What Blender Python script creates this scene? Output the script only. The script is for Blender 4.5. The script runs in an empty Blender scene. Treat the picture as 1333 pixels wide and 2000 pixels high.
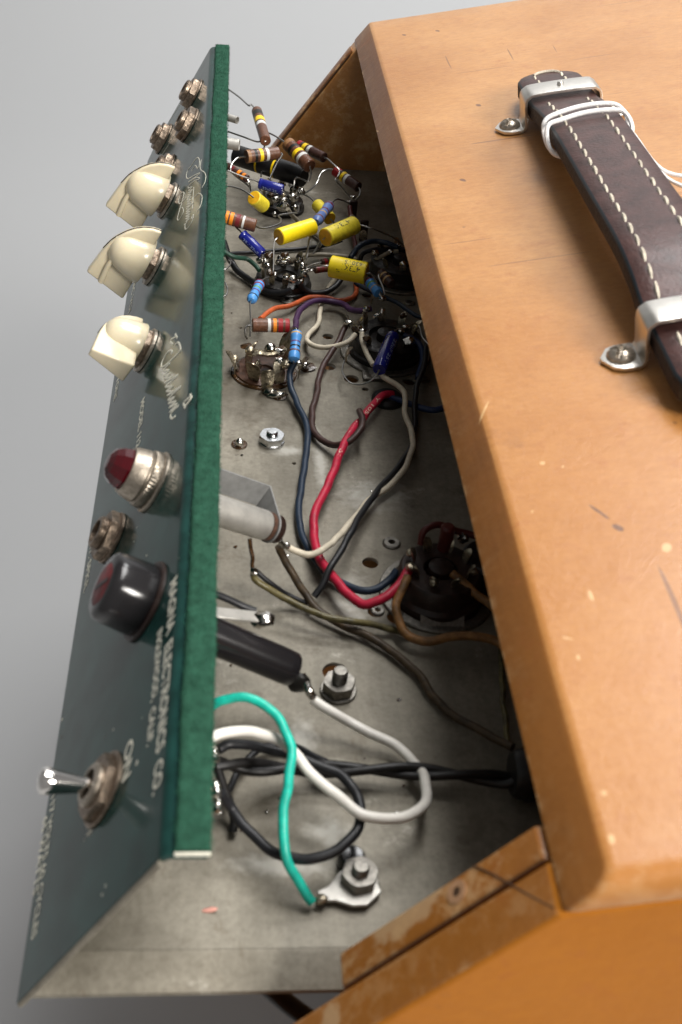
import bpy, bmesh, math, random
from mathutils import Vector as V, Matrix, noise
random.seed(7)
# ------------------------------------------------------------------ camera
FPX = 2270.663                                   # focal length in pixels of the 1333 x 2000 photograph
C = V((0.07709767, -0.11457986, 0.19920822))
R0 = V((0.9905879, -0.0672945, -0.1191930))      # camera right
R1 = V((-0.1348662, -0.6285965, -0.7659488))     # camera down
R2 = V((-0.0233801, 0.7748148, -0.6317558))      # camera forward
sc = bpy.context.scene
cd = bpy.data.cameras.new('camera'); cam = bpy.data.objects.new('camera', cd)
sc.collection.objects.link(cam); sc.camera = cam
m3 = Matrix((R0, -R1, -R2)).transposed()
cam.matrix_world = Matrix.Translation(C) @ m3.to_4x4()
cd.sensor_fit = 'VERTICAL'; cd.sensor_height = 36.0; cd.sensor_width = 24.0
cd.lens = FPX/2000*36
cd.clip_start = 0.005; cd.clip_end = 50
cd.dof.use_dof = True; cd.dof.focus_distance = 0.435; cd.dof.aperture_fstop = 26
# ------------------------------------------------------------------ world, lamps, exposure
w = bpy.data.worlds.new('World'); sc.world = w; w.use_nodes = True
w.node_tree.nodes['Background'].inputs[0].default_value = (1.0, 0.985, 0.965, 1)
w.node_tree.nodes['Background'].inputs[1].default_value = 0.27
def area(name, loc, tgt, size, power, col=(1, 1, 1), sy=None):
    l = bpy.data.lights.new(name, 'AREA'); l.energy = power; l.color = col
    l.shape = 'RECTANGLE'; l.size = size; l.size_y = sy or size
    o = bpy.data.objects.new(name, l); sc.collection.objects.link(o); o.location = loc
    o.rotation_euler = (V(tgt)-V(loc)).to_track_quat('-Z', 'Y').to_euler()
    return o
area('softbox_key', (1.15, -0.90, 0.85), (0.12, 0.2, 0.0), 0.50, 41, (1.0, 0.96, 0.90))
area('softbox_overhead', (0.64, 0.42, 1.26), (0.05, 0.2, 0.0), 0.60, 16.0, (1.0, 0.99, 0.97))
area('backdrop_lamp', (0.9, 1.5, 1.6), (0.5, 2.3, 0.2), 0.8, 42, (1, 1, 1))
sc.view_settings.view_transform = 'Standard'; sc.view_settings.look = 'None'
sc.view_settings.exposure = -0.12; sc.view_settings.gamma = 1
sc.view_settings.use_curve_mapping = False
sc.render.engine = 'CYCLES'
sc.cycles.use_denoising = True
sc.cycles.max_bounces = 8
# ------------------------------------------------------------------ planes of the place
TAU, PHI, SLA = 0.2074, 0.8596, 0.7130
LEN, PW = 0.400, 0.0579
XT, ZT = 0.1063, 0.0410
EX = V((math.cos(TAU), 0, -math.sin(TAU))); EY = V((0, 1, 0)); EN = V((math.sin(TAU), 0, math.cos(TAU)))
PU = V((0, -1, 0)); PV = V((math.cos(PHI), 0, math.sin(PHI))); PN = V((-math.sin(PHI), 0, math.cos(PHI)))
SD = V((-math.cos(SLA), 0, -math.sin(SLA))); SN = V((-math.sin(SLA), 0, math.cos(SLA)))
O = V((0, 0, 0)); UP = V((0, 0, 1))
def ray(px, py): return R0*((px-666.5)/FPX) + R1*((py-1000)/FPX) + R2
def on(px, py, n, d):
    r = ray(px, py); return C + r*((d-n.dot(C))/n.dot(r))
def fl(px, py, h=0.0): return on(px, py, EN, h)              # a point h above the chassis plate
def pn(px, py, h=0.0): return on(px, py, PN, h)              # a point h off the control panel
def tp(px, py, h=0.0): return on(px, py, UP, ZT+h)           # a point h above the cabinet top
def dep(p): return (p-C).dot(R2)
def mm(px, p): return px*dep(p)/FPX                          # pixels to metres at the depth of p
# ------------------------------------------------------------------ materials
def mat(name, col, rough=0.5, metal=0.0, coat=0.0, var=0.0, scale=300, bump=0.0, bscale=None, col2=None, spec=0.5, tr=0.0, ior=1.45, sub=0.0, vstep=(0.35, 0.65), rvar=0.0):
    m = bpy.data.materials.new(name); m.use_nodes = True
    nt = m.node_tree; b = nt.nodes['Principled BSDF']
    b.inputs['Base Color'].default_value = (*col, 1); b.inputs['Roughness'].default_value = rough
    b.inputs['Metallic'].default_value = metal; b.inputs['Coat Weight'].default_value = coat
    b.inputs['Coat Roughness'].default_value = 0.12
    b.inputs['Specular IOR Level'].default_value = spec
    b.inputs['Transmission Weight'].default_value = tr; b.inputs['IOR'].default_value = ior
    if sub: b.inputs['Subsurface Weight'].default_value = sub; b.inputs['Subsurface Radius'].default_value = (0.003, 0.002, 0.001)
    tc = nt.nodes.new('ShaderNodeTexCoord')
    if var or col2:
        n = nt.nodes.new('ShaderNodeTexNoise'); n.inputs['Scale'].default_value = scale; n.inputs['Detail'].default_value = 6
        n.inputs['Roughness'].default_value = 0.65
        nt.links.new(tc.outputs['Object'], n.inputs['Vector'])
        cr = nt.nodes.new('ShaderNodeValToRGB')
        c2 = col2 or tuple(max(0, c*(1-var)) for c in col); c1 = col if col2 else tuple(min(1, c*(1+var)) for c in col)
        cr.color_ramp.elements[0].position = vstep[0]; cr.color_ramp.elements[1].position = vstep[1]
        cr.color_ramp.elements[0].color = (*c2, 1); cr.color_ramp.elements[1].color = (*c1, 1)
        nt.links.new(n.outputs['Fac'], cr.inputs['Fac']); nt.links.new(cr.outputs['Color'], b.inputs['Base Color'])
        if rvar:
            mr = nt.nodes.new('ShaderNodeMapRange'); mr.inputs['From Min'].default_value = 0.3; mr.inputs['From Max'].default_value = 0.7
            mr.inputs['To Min'].default_value = rough+rvar; mr.inputs['To Max'].default_value = rough-rvar
            nt.links.new(n.outputs['Fac'], mr.inputs['Value']); nt.links.new(mr.outputs['Result'], b.inputs['Roughness'])
    if bump:
        n2 = nt.nodes.new('ShaderNodeTexNoise'); n2.inputs['Scale'].default_value = bscale or scale; n2.inputs['Detail'].default_value = 4
        nt.links.new(tc.outputs['Object'], n2.inputs['Vector'])
        bp = nt.nodes.new('ShaderNodeBump'); bp.inputs['Strength'].default_value = bump; bp.inputs['Distance'].default_value = 0.0004
        nt.links.new(n2.outputs['Fac'], bp.inputs['Height']); nt.links.new(bp.outputs['Normal'], b.inputs['Normal'])
    return m
M = {}
M['enamel'] = mat('green_black_enamel', (0.009, 0.038, 0.033), 0.14, 0, 0.0, 0.35, 120, 0.05, 500, spec=0.27, rvar=0.05)
M['felt'] = mat('green_felt', (0.022, 0.074, 0.047), 0.95, 0, 0, 0.25, 350, 0.9, 2200, spec=0.1)
M['felt_fibre'] = mat('green_felt_fibre', (0.024, 0.110, 0.066), 0.95, spec=0.1)
M['nickel'] = mat('worn_nickel', (0.46, 0.40, 0.33), 0.40, 1, 0, 0.35, 700, 0.25, 900, rvar=0.1)
M['dullnickel'] = mat('tarnished_nickel', (0.27, 0.21, 0.16), 0.42, 1, 0, 0.4, 900, 0.4, 900, rvar=0.12)
M['oldnickel'] = mat('dull_old_nickel', (0.38, 0.33, 0.27), 0.42, 1, 0, 0.3, 700, 0.25, 900, rvar=0.1)
M['chrome'] = mat('polished_chrome', (0.78, 0.75, 0.72), 0.10, 1)
M['steel'] = mat('bright_zinc', (0.62, 0.63, 0.64), 0.25, 1, 0, 0.15, 900)
M['satin'] = mat('satin_nickel', (0.72, 0.69, 0.64), 0.34, 1, 0, 0.06, 400)
M['greysteel'] = mat('grey_steel', (0.25, 0.235, 0.21), 0.52, 1, 0, 0.3, 900, 0.3)
M['dullplate'] = mat('grey_bracket_plate', (0.27, 0.27, 0.265), 0.6, 0.4, 0, 0.15, 300, 0.1)
M['alu'] = mat('dull_aluminium', (0.52, 0.50, 0.46), 0.5, 0.7, 0, 0.12, 300, 0.1)
M['solder'] = mat('solder', (0.62, 0.60, 0.56), 0.17, 1, 0, 0.3, 900, 0.5, 700)
M['flux'] = mat('burnt_flux', (0.05, 0.025, 0.010), 0.2, 0, 0.3, 0.6, 900, 0.7, 900)
M['lug'] = mat('tinned_lug', (0.40, 0.35, 0.26), 0.32, 0.9, 0, 0.6, 900, 0.4, 900)
M['lead'] = mat('tinned_wire', (0.46, 0.45, 0.43), 0.30, 1)
M['ivory'] = mat('ivory_plastic', (0.70, 0.615, 0.44), 0.24, 0, 0.2, 0.05, 150, 0.03, 300, sub=0.25)
M['ink'] = mat('cream_print', (0.84, 0.81, 0.68), 0.6, var=0.15, scale=1500)
M['line'] = mat('dark_pointer_line', (0.03, 0.02, 0.02), 0.5)
M['blackplastic'] = mat('black_bakelite', (0.012, 0.011, 0.012), 0.20, 0, 0.2, bump=0.05, bscale=300)
M['blackrubber'] = mat('black_rubber', (0.010, 0.010, 0.011), 0.42, var=0.3, scale=500)
M['brownbake'] = mat('brown_bakelite', (0.024, 0.012, 0.009), 0.42, 0, 0, 0.4, 500, 0.3)
M['blackbake'] = mat('black_phenolic', (0.014, 0.012, 0.011), 0.35, 0, 0, 0.5, 800, 0.5)
M['phenol'] = mat('brown_phenolic', (0.080, 0.040, 0.026), 0.45, 0, 0, 0.35, 500, 0.2)
M['reddot'] = mat('faded_red_paint', (0.14, 0.016, 0.018), 0.5, 0, 0, 0.5, 500)
M['ruby'] = mat('ruby_glass', (0.085, 0.002, 0.006), 0.06, 0, 0, tr=0.5, ior=1.55)
M['yellow'] = mat('yellow_film', (0.95, 0.72, 0.010), 0.36, 0, 0.1, 0.05, 500, 0.15, 500)
M['yellowold'] = mat('aged_yellow_film', (0.74, 0.60, 0.04), 0.42, 0, 0.05, 0.15, 500, 0.3, 500)
M['amber'] = mat('amber_epoxy', (0.78, 0.42, 0.02), 0.30, 0, 0.2, 0.12, 500)
M['bluecap'] = mat('blue_sleeve', (0.012, 0.018, 0.20), 0.22, 0, 0.3, bump=0.15, bscale=400)
M['bluelight'] = mat('pale_blue_print', (0.36, 0.45, 0.68), 0.4)
M['blueres'] = mat('light_blue_lacquer', (0.085, 0.30, 0.68), 0.33, 0, 0.1, 0.06, 500)
M['blueresd'] = mat('slate_blue_lacquer', (0.12, 0.19, 0.44), 0.38, 0, 0.1, 0.08, 500)
M['brownres'] = mat('brown_composition', (0.120, 0.048, 0.024), 0.40, 0, 0.1, 0.3, 900, 0.3, 900)
M['darkres'] = mat('dark_brown_composition', (0.060, 0.026, 0.020), 0.38, 0, 0.1, 0.3, 900, 0.3, 900)
for n_, c_ in dict(black=(0.008, 0.007, 0.006), yellow=(0.85, 0.58, 0.01), silver=(0.62, 0.62, 0.60), orange=(0.85, 0.26, 0.015), red=(0.33, 0.012, 0.016), maroon=(0.16, 0.016, 0.02), brown=(0.16, 0.05, 0.02), gold=(0.55, 0.36, 0.16), green=(0.16, 0.33, 0.06), purple=(0.12, 0.03, 0.13), tan=(0.26, 0.13, 0.055)).items():
    M['b_'+n_] = mat('band_'+n_, c_, 0.4, var=0.08, scale=900)
def wmat(n, c, r=0.46, coat=0.03, v=0.22, bump=0.2): M['w_'+n] = mat('insulation_'+n, c, r, 0, coat, v, 300, bump, 600)
wmat('navy', (0.016, 0.030, 0.055)); wmat('red', (0.50, 0.012, 0.045)); wmat('brown', (0.060, 0.030, 0.025)); wmat('cream', (0.70, 0.62, 0.48), v=0.15)
wmat('black', (0.012, 0.012, 0.014)); wmat('orange', (0.55, 0.105, 0.028)); wmat('purple', (0.060, 0.022, 0.075)); wmat('green', (0.012, 0.045, 0.028)); wmat('greycream', (0.34, 0.30, 0.23), v=0.25)
wmat('teal', (0.012, 0.44, 0.33), 0.38, 0.1); wmat('white', (0.84, 0.80, 0.73), 0.42, 0.08, 0.08); wmat('darkred', (0.085, 0.013, 0.010)); wmat('blue', (0.014, 0.030, 0.085))
wmat('olive', (0.105, 0.085, 0.030), 0.55, 0.2, 0.6, 0.7); wmat('cloth', (0.060, 0.038, 0.018), 0.6, 0.1, 0.5, 0.7); wmat('tan', (0.22, 0.105, 0.032), 0.6, 0.05, 0.45, 0.7)
M['cord'] = mat('black_cord', (0.009, 0.008, 0.008), 0.45, bump=0.3, bscale=500)
M['leather'] = mat('brown_leather', (0.056, 0.024, 0.021), 0.42, 0, 0.05, 0.35, 160, 0.35, 900, spec=0.5)
M['leatheredge'] = mat('leather_edge', (0.022, 0.013, 0.011), 0.65, 0, 0, 0.7, 700, 0.9, 900)
M['edgepaint'] = mat('blue_black_edge_paint', (0.014, 0.020, 0.026), 0.4)
M['thread'] = mat('cream_thread', (0.58, 0.52, 0.42), 0.8, var=0.25, scale=300, bump=0.8, bscale=2500)
M['string'] = mat('white_cotton_string', (0.86, 0.85, 0.85), 0.9, bump=0.9, bscale=2500)
M['paper'] = mat('seamless_paper', (0.42, 0.425, 0.43), 0.9, spec=0.1)

def world_marks(nt, marks, jag, soft=0.15):
    """masks for chips and dents: spots at given places on a surface, with ragged outlines"""
    g = nt.nodes.new('ShaderNodeNewGeometry')
    nz = nt.nodes.new('ShaderNodeTexNoise'); nz.inputs['Scale'].default_value = 420; nz.inputs['Detail'].default_value = 5
    nt.links.new(g.outputs['Position'], nz.inputs['Vector'])
    prev = None
    for (c, s, ang) in marks:
        mp = nt.nodes.new('ShaderNodeMapping'); mp.vector_type = 'TEXTURE'
        mp.inputs['Location'].default_value = c; mp.inputs['Rotation'].default_value = (0, 0, ang); mp.inputs['Scale'].default_value = (s[0], s[1], 0.02)
        nt.links.new(g.outputs['Position'], mp.inputs['Vector'])
        ln = nt.nodes.new('ShaderNodeVectorMath'); ln.operation = 'LENGTH'; nt.links.new(mp.outputs['Vector'], ln.inputs[0])
        ad = nt.nodes.new('ShaderNodeMath'); ad.operation = 'MULTIPLY_ADD'; ad.inputs[1].default_value = jag; nt.links.new(nz.outputs['Fac'], ad.inputs[0]); nt.links.new(ln.outputs['Value'], ad.inputs[2])
        lt = nt.nodes.new('ShaderNodeMapRange'); lt.inputs['From Min'].default_value = 1-soft+jag*0.5; lt.inputs['From Max'].default_value = 1+soft+jag*0.5; lt.inputs['To Min'].default_value = 1; lt.inputs['To Max'].default_value = 0
        nt.links.new(ad.outputs[0], lt.inputs['Value'])
        if prev is None: prev = lt.outputs['Result']
        else:
            mx = nt.nodes.new('ShaderNodeMath'); mx.operation = 'MAXIMUM'; nt.links.new(prev, mx.inputs[0]); nt.links.new(lt.outputs['Result'], mx.inputs[1]); prev = mx.outputs[0]
    return prev

def cabinet_mat(edge=0):
    m = bpy.data.materials.new(['tan_lacquered_covering', 'stained_shaded_board_edge', 'amber_varnished_end'][edge]); m.use_nodes = True; nt = m.node_tree; b = nt.nodes['Principled BSDF']
    g = nt.nodes.new('ShaderNodeNewGeometry')
    def noise_(scale, detail=6, rough=0.6, stretch=None):
        n = nt.nodes.new('ShaderNodeTexNoise'); n.inputs['Scale'].default_value = scale; n.inputs['Detail'].default_value = detail; n.inputs['Roughness'].default_value = rough
        if stretch:
            mp = nt.nodes.new('ShaderNodeMapping'); mp.inputs['Scale'].default_value = stretch
            nt.links.new(g.outputs['Position'], mp.inputs['Vector']); nt.links.new(mp.outputs['Vector'], n.inputs['Vector'])
        else: nt.links.new(g.outputs['Position'], n.inputs['Vector'])
        return n.outputs['Fac']
    def ramp(f, p0, c0, p1, c1):
        r = nt.nodes.new('ShaderNodeValToRGB'); r.color_ramp.elements[0].position = p0; r.color_ramp.elements[1].position = p1
        r.color_ramp.elements[0].color = (*c0, 1); r.color_ramp.elements[1].color = (*c1, 1); nt.links.new(f, r.inputs['Fac']); return r.outputs['Color']
    def mix(f, a, c, typ='MIX'):
        x = nt.nodes.new('ShaderNodeMix'); x.data_type = 'RGBA'; x.blend_type = typ
        if isinstance(f, float): x.inputs['Factor'].default_value = f
        else: nt.links.new(f, x.inputs['Factor'])
        for s, i in ((a, 6), (c, 7)):
            if isinstance(s, tuple): x.inputs[i].default_value = (*s, 1)
            else: nt.links.new(s, x.inputs[i])
        return x.outputs[2]
    base = ramp(noise_(16, 4), 0.34, [(0.43, 0.190, 0.050), (0.205, 0.080, 0.021), (0.32, 0.100, 0.006)][edge], 0.68, [(0.56, 0.285, 0.098), (0.285, 0.120, 0.034), (0.45, 0.158, 0.012)][edge])  # board edges: browner stained wood, darkened further to paint in the slant's shade
    fine = ramp(noise_(520, 8, 0.75, (0.6, 1.6, 1)), 0.32, (0.66, 0.55, 0.48), 0.58, (1, 1, 1))
    col = mix(0.55, base, fine, 'MULTIPLY')
    grain = ramp(noise_(120, 6, 0.65, (7, 0.4, 7) if edge == 1 else (0.35, 5, 3)), 0.3, (0.78, 0.70, 0.64), 0.62, (1, 1, 1))
    col = mix(0.8 if edge == 1 else 0.18, col, grain, 'MULTIPLY')
    sep = nt.nodes.new('ShaderNodeSeparateXYZ'); nt.links.new(g.outputs['Position'], sep.inputs[0])
    vr = nt.nodes.new('ShaderNodeMapRange'); vr.inputs['From Min'].default_value = 0.24; vr.inputs['From Max'].default_value = -0.02; nt.links.new(sep.outputs['Y'], vr.inputs['Value'])
    vn = nt.nodes.new('ShaderNodeMath'); vn.operation = 'MULTIPLY_ADD'; nt.links.new(noise_(26, 8, 0.7), vn.inputs[0]); vn.inputs[1].default_value = 1.3; vn.inputs[2].default_value = -0.72
    va = nt.nodes.new('ShaderNodeMath'); va.operation = 'MULTIPLY_ADD'; va.use_clamp = True; nt.links.new(vr.outputs['Result'], va.inputs[0]); va.inputs[1].default_value = 0.95; nt.links.new(vn.outputs[0], va.inputs[2])
    col = mix(va.outputs[0], col, mix(0.72, col, (0.40, 0.145, 0.020)))      # mottled deeper amber tone towards the near end
    freck = ramp(noise_(130, 9, 0.8), 0.55, (0, 0, 0), 0.72, (.62, .62, .62))
    col = mix(freck, col, (0.34, 0.105, 0.026))
    grime = ramp(noise_(38, 10, 0.8), 0.60, (0, 0, 0), 0.76, (.55, .55, .55))
    col = mix(grime, col, (0.22, 0.085, 0.03))
    for st, lim in (((2.0, 60, 2.0), 0.735), ((40, 1.5, 3), 0.745), ((14, 16, 3), 0.76)):
        scr = ramp(noise_(9, 2, 0.5, st), lim, (0, 0, 0), lim+0.012, (0.75, 0.75, 0.75))
        col = mix(scr, col, (0.17, 0.07, 0.03))
    rub = ramp(noise_(260, 10, 0.85), [0.70, 0.68, 0.73][edge], (0, 0, 0), 0.76, (0.8, 0.8, 0.8))
    col = mix(rub, col, (0.58, 0.34, 0.15))
    pale = [tp(1060, 905), tp(1303, 1070), tp(1155, 1165), tp(1110, 1248), tp(1130, 1285), tp(1180, 1550), tp(1100, 912), tp(1195, 1640), tp(1040, 1000), on(735, 255, SN, SN.dot(V((XT, 0, ZT)))), on(945, 800, SN, SN.dot(V((XT, 0, ZT))))]
    ps = [tuple(0.42*c_ for c_ in p_) for p_ in [(0.0014, 0.0016), (0.0024, 0.0032), (0.0009, 0.0036), (0.0026, 0.0005), (0.0007, 0.0016), (0.0011, 0.0014), (0.0007, 0.0008), (0.0012, 0.0020), (0.0005, 0.0014), (0.0006, 0.006), (0.0007, 0.009)]]
    pm = world_marks(nt, [(p, s, random.uniform(-.5, .3)) for p, s in zip(pale, ps)], 1.0)
    pm2 = [(on(800, 1775, SN, SN.dot(V((XT, 0, ZT)))), (0.0075, 0.0035), 0.1), (V((0.058, -0.012, 0)), (0.002, 0.004), 0.0)]
    col = mix(pm, col, (0.62, 0.38, 0.17))
    col = mix(world_marks(nt, pm2, 1.4), col, (0.50, 0.30, 0.15))
    dark = [tp(790, 68), tp(855, 60), tp(935, 205), tp(1170, 1000), tp(1208, 1032), tp(905, 352)]
    dm = world_marks(nt, [(p, (0.0007, 0.0013) if i != 3 else (0.0004, 0.003), 0.5) for i, p in enumerate(dark)], 1.2)
    col = mix(dm, col, (0.17, 0.075, 0.035))
    pw_ = nt.nodes.new('ShaderNodeMapRange'); pw_.inputs['From Min'].default_value = 0.515; pw_.inputs['From Max'].default_value = 0.56; nt.links.new(g.outputs['Pointiness'], pw_.inputs['Value'])
    wn = ramp(noise_(140, 9, 0.8), 0.50, (0, 0, 0), 0.60, (0.8, 0.8, 0.8))
    wm = nt.nodes.new('ShaderNodeMath'); wm.operation = 'MULTIPLY'; nt.links.new(pw_.outputs['Result'], wm.inputs[0]); nt.links.new(wn, wm.inputs[1])
    if edge < 2: col = mix(wm.outputs[0], col, (0.60, 0.37, 0.18))
    nt.links.new(col, b.inputs['Base Color'])
    rr = nt.nodes.new('ShaderNodeMapRange'); rr.inputs['To Min'].default_value = 0.26; rr.inputs['To Max'].default_value = 0.46
    nt.links.new(noise_(60), rr.inputs['Value']); nt.links.new(rr.outputs['Result'], b.inputs['Roughness'])
    b.inputs['Coat Weight'].default_value = [0.30, 0.10, 0.0][edge]; b.inputs['Specular IOR Level'].default_value = [0.5, 0.4, 0.12][edge]; b.inputs['Coat Roughness'].default_value = 0.30
    bp = nt.nodes.new('ShaderNodeBump'); bp.inputs['Strength'].default_value = 0.32; bp.inputs['Distance'].default_value = 0.0005
    nt.links.new(noise_(330, 6, 0.7), bp.inputs['Height'])
    bp2 = nt.nodes.new('ShaderNodeBump'); bp2.inputs['Strength'].default_value = 0.10; bp2.inputs['Distance'].default_value = 0.002
    nt.links.new(noise_(22, 3), bp2.inputs['Height']); nt.links.new(bp.outputs['Normal'], bp2.inputs['Normal'])
    nt.links.new(bp2.outputs['Normal'], b.inputs['Normal'])
    return m
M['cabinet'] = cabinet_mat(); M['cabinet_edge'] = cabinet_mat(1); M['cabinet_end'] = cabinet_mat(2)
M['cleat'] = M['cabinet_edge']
M['rawwood'] = mat('bare_plywood', (0.42, 0.23, 0.12), 0.65, 0, 0, 0.25, 90, 0.4, 500)
M['crack'] = mat('dark_seam_glue', (0.070, 0.034, 0.016), 0.7)

def plate_mat():
    m = bpy.data.materials.new('aged_zinc_plate'); m.use_nodes = True; nt = m.node_tree; b = nt.nodes['Principled BSDF']
    g = nt.nodes.new('ShaderNodeNewGeometry')
    def nz(scale, d=6, r=0.6, st=None):
        n = nt.nodes.new('ShaderNodeTexNoise'); n.inputs['Scale'].default_value = scale; n.inputs['Detail'].default_value = d; n.inputs['Roughness'].default_value = r
        if st:
            mp = nt.nodes.new('ShaderNodeMapping'); mp.inputs['Scale'].default_value = st; nt.links.new(g.outputs['Position'], mp.inputs['Vector']); nt.links.new(mp.outputs['Vector'], n.inputs['Vector'])
        else: nt.links.new(g.outputs['Position'], n.inputs['Vector'])
        return n.outputs['Fac']
    def ramp(f, p0, c0, p1, c1):
        r = nt.nodes.new('ShaderNodeValToRGB'); r.color_ramp.elements[0].position = p0; r.color_ramp.elements[1].position = p1
        r.color_ramp.elements[0].color = (*c0, 1); r.color_ramp.elements[1].color = (*c1, 1); nt.links.new(f, r.inputs['Fac']); return r.outputs['Color']
    def mix(f, a, c, typ='MIX'):
        x = nt.nodes.new('ShaderNodeMix'); x.data_type = 'RGBA'; x.blend_type = typ
        if isinstance(f, float): x.inputs['Factor'].default_value = f
        else: nt.links.new(f, x.inputs['Factor'])
        for s, i in ((a, 6), (c, 7)):
            if isinstance(s, tuple): x.inputs[i].default_value = (*s, 1)
            else: nt.links.new(s, x.inputs[i])
        return x.outputs[2]
    c = ramp(nz(30, 8, 0.65), 0.30, (0.150, 0.132, 0.100), 0.70, (0.350, 0.322, 0.262))
    c = mix(0.7, c, ramp(nz(700, 5, 0.7), 0.25, (0.62, 0.60, 0.57), 0.6, (1, 1, 1)), 'MULTIPLY')
    c = mix(0.6, c, ramp(nz(70, 6, 0.7, (3, 0.35, 1)), 0.35, (0.72, 0.71, 0.69), 0.62, (1, 1, 1)), 'MULTIPLY')
    c = mix(ramp(nz(48, 9, 0.75), 0.60, (0, 0, 0), 0.70, (.6, .6, .6)), c, (0.60, 0.57, 0.50))
    c = mix(ramp(nz(62, 9, 0.72, (1, 1.3, 1)), 0.56, (0, 0, 0), 0.74, (.8, .8, .8)), c, (0.080, 0.058, 0.036))
    c = mix(ramp(nz(95, 9, 0.8, (1.6, 0.7, 1)), 0.57, (0, 0, 0), 0.66, (.5, .5, .5)), c, (0.13, 0.10, 0.065))
    c = mix(ramp(nz(300, 4, 0.6), 0.72, (0, 0, 0), 0.76, (.8, .8, .8)), c, (0.05, 0.04, 0.03))
    lt = [fl(627, 905), fl(640, 1625), fl(650, 1630), fl(560, 1690), fl(590, 1450), fl(690, 1170), fl(560, 880), fl(735, 970)]
    ms = world_marks(nt, [(p, s, 0) for p, s in zip(lt, [(0.0015, 0.013), (0.004, 0.0018), (0.002, 0.004), (0.009, 0.002), (0.0025, 0.006), (0.004, 0.007), (0.005, 0.002), (0.008, 0.006)])], 2.0, 0.6)
    hm = nt.nodes.new('ShaderNodeMath'); hm.operation = 'MULTIPLY'; hm.inputs[1].default_value = 0.75; nt.links.new(ms, hm.inputs[0])
    c = mix(hm.outputs[0], c, (0.46, 0.44, 0.39))
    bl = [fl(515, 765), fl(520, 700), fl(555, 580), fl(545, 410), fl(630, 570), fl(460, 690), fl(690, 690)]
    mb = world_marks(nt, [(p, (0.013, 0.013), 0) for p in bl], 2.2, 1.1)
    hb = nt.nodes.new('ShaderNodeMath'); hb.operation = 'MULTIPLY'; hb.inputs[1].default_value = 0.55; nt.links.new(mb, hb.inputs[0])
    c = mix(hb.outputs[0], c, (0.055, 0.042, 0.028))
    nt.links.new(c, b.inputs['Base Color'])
    b.inputs['Metallic'].default_value = 0.35
    rr = nt.nodes.new('ShaderNodeMapRange'); rr.inputs['To Min'].default_value = 0.42; rr.inputs['To Max'].default_value = 0.70
    nt.links.new(nz(60), rr.inputs['Value']); nt.links.new(rr.outputs['Result'], b.inputs['Roughness'])
    bp = nt.nodes.new('ShaderNodeBump'); bp.inputs['Strength'].default_value = 0.2; bp.inputs['Distance'].default_value = 0.0003
    nt.links.new(nz(500, 5), bp.inputs['Height']); nt.links.new(bp.outputs['Normal'], b.inputs['Normal'])
    return m
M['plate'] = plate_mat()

# ------------------------------------------------------------------ mesh helpers
def mk(name, vf, material, parent=None, label=None, smooth=True, sharp=40, kind=None):
    v, f = vf
    me = bpy.data.meshes.new(name); me.from_pydata([tuple(x) for x in v], [], f); me.validate(); me.update()
    if smooth:
        me.polygons.foreach_set('use_smooth', [True]*len(me.polygons))
        me.set_sharp_from_angle(angle=math.radians(sharp))
    me.materials.append(M[material] if isinstance(material, str) else material)
    o = bpy.data.objects.new(name, me); sc.collection.objects.link(o); o.parent = parent
    if label: o['label'] = label
    if kind: o['kind'] = kind
    return o
def thing(name, label, cat, group=None):
    o = bpy.data.objects.new(name, None); sc.collection.objects.link(o); o['label'] = label; o['category'] = cat; o.empty_display_size = 0.01
    if group: o['group'] = group
    return o
def smooth_path(pts, k=6):
    pts = [V(p) for p in pts]
    if len(pts) < 3 or k < 2: return pts
    out = []
    P = [pts[0]*2-pts[1]] + pts + [pts[-1]*2-pts[-2]]
    for i in range(1, len(P)-2):
        a, b, c, d = P[i-1], P[i], P[i+1], P[i+2]
        for j in range(k):
            t = j/k
            out.append(0.5*((2*b)+(c-a)*t+(2*a-5*b+4*c-d)*t*t+(3*b-a-3*c+d)*t**3))
    out.append(pts[-1]); return out
def frame_of(ax):
    ax = V(ax).normalized(); t = V((0, 0, 1)) if abs(ax.z) < 0.9 else V((1, 0, 0))
    e1 = ax.cross(t).normalized(); return e1, ax.cross(e1).normalized(), ax
def tube(pts, r, n=10, k=6, squash=1.0, rs=None, up=None):
    p = smooth_path(pts, k); v, f = [], []
    N = len(p); t0 = (p[1]-p[0]).normalized()
    nrm = frame_of(t0)[0] if up is None else (V(up)-t0*t0.dot(V(up))).normalized()
    for i in range(N):
        t = ((p[min(i+1, N-1)]-p[max(i-1, 0)])).normalized()
        nrm = ((V(up) if up is not None else nrm) - t*t.dot(V(up) if up is not None else nrm))
        nrm = nrm.normalized() if nrm.length > 1e-9 else frame_of(t)[0]
        bi = t.cross(nrm); rr = r*(rs(i/(N-1)) if rs else 1)
        for j in range(n):
            a = 2*math.pi*j/n; v.append(p[i]+nrm*(math.cos(a)*rr*squash)+bi*(math.sin(a)*rr))
    for i in range(N-1):
        for j in range(n):
            a, b = i*n+j, i*n+(j+1) % n; f.append((a, b, b+n, a+n))
    f.append(tuple(range(n-1, -1, -1))); f.append(tuple((N-1)*n+j for j in range(n)))
    return v, f
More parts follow.
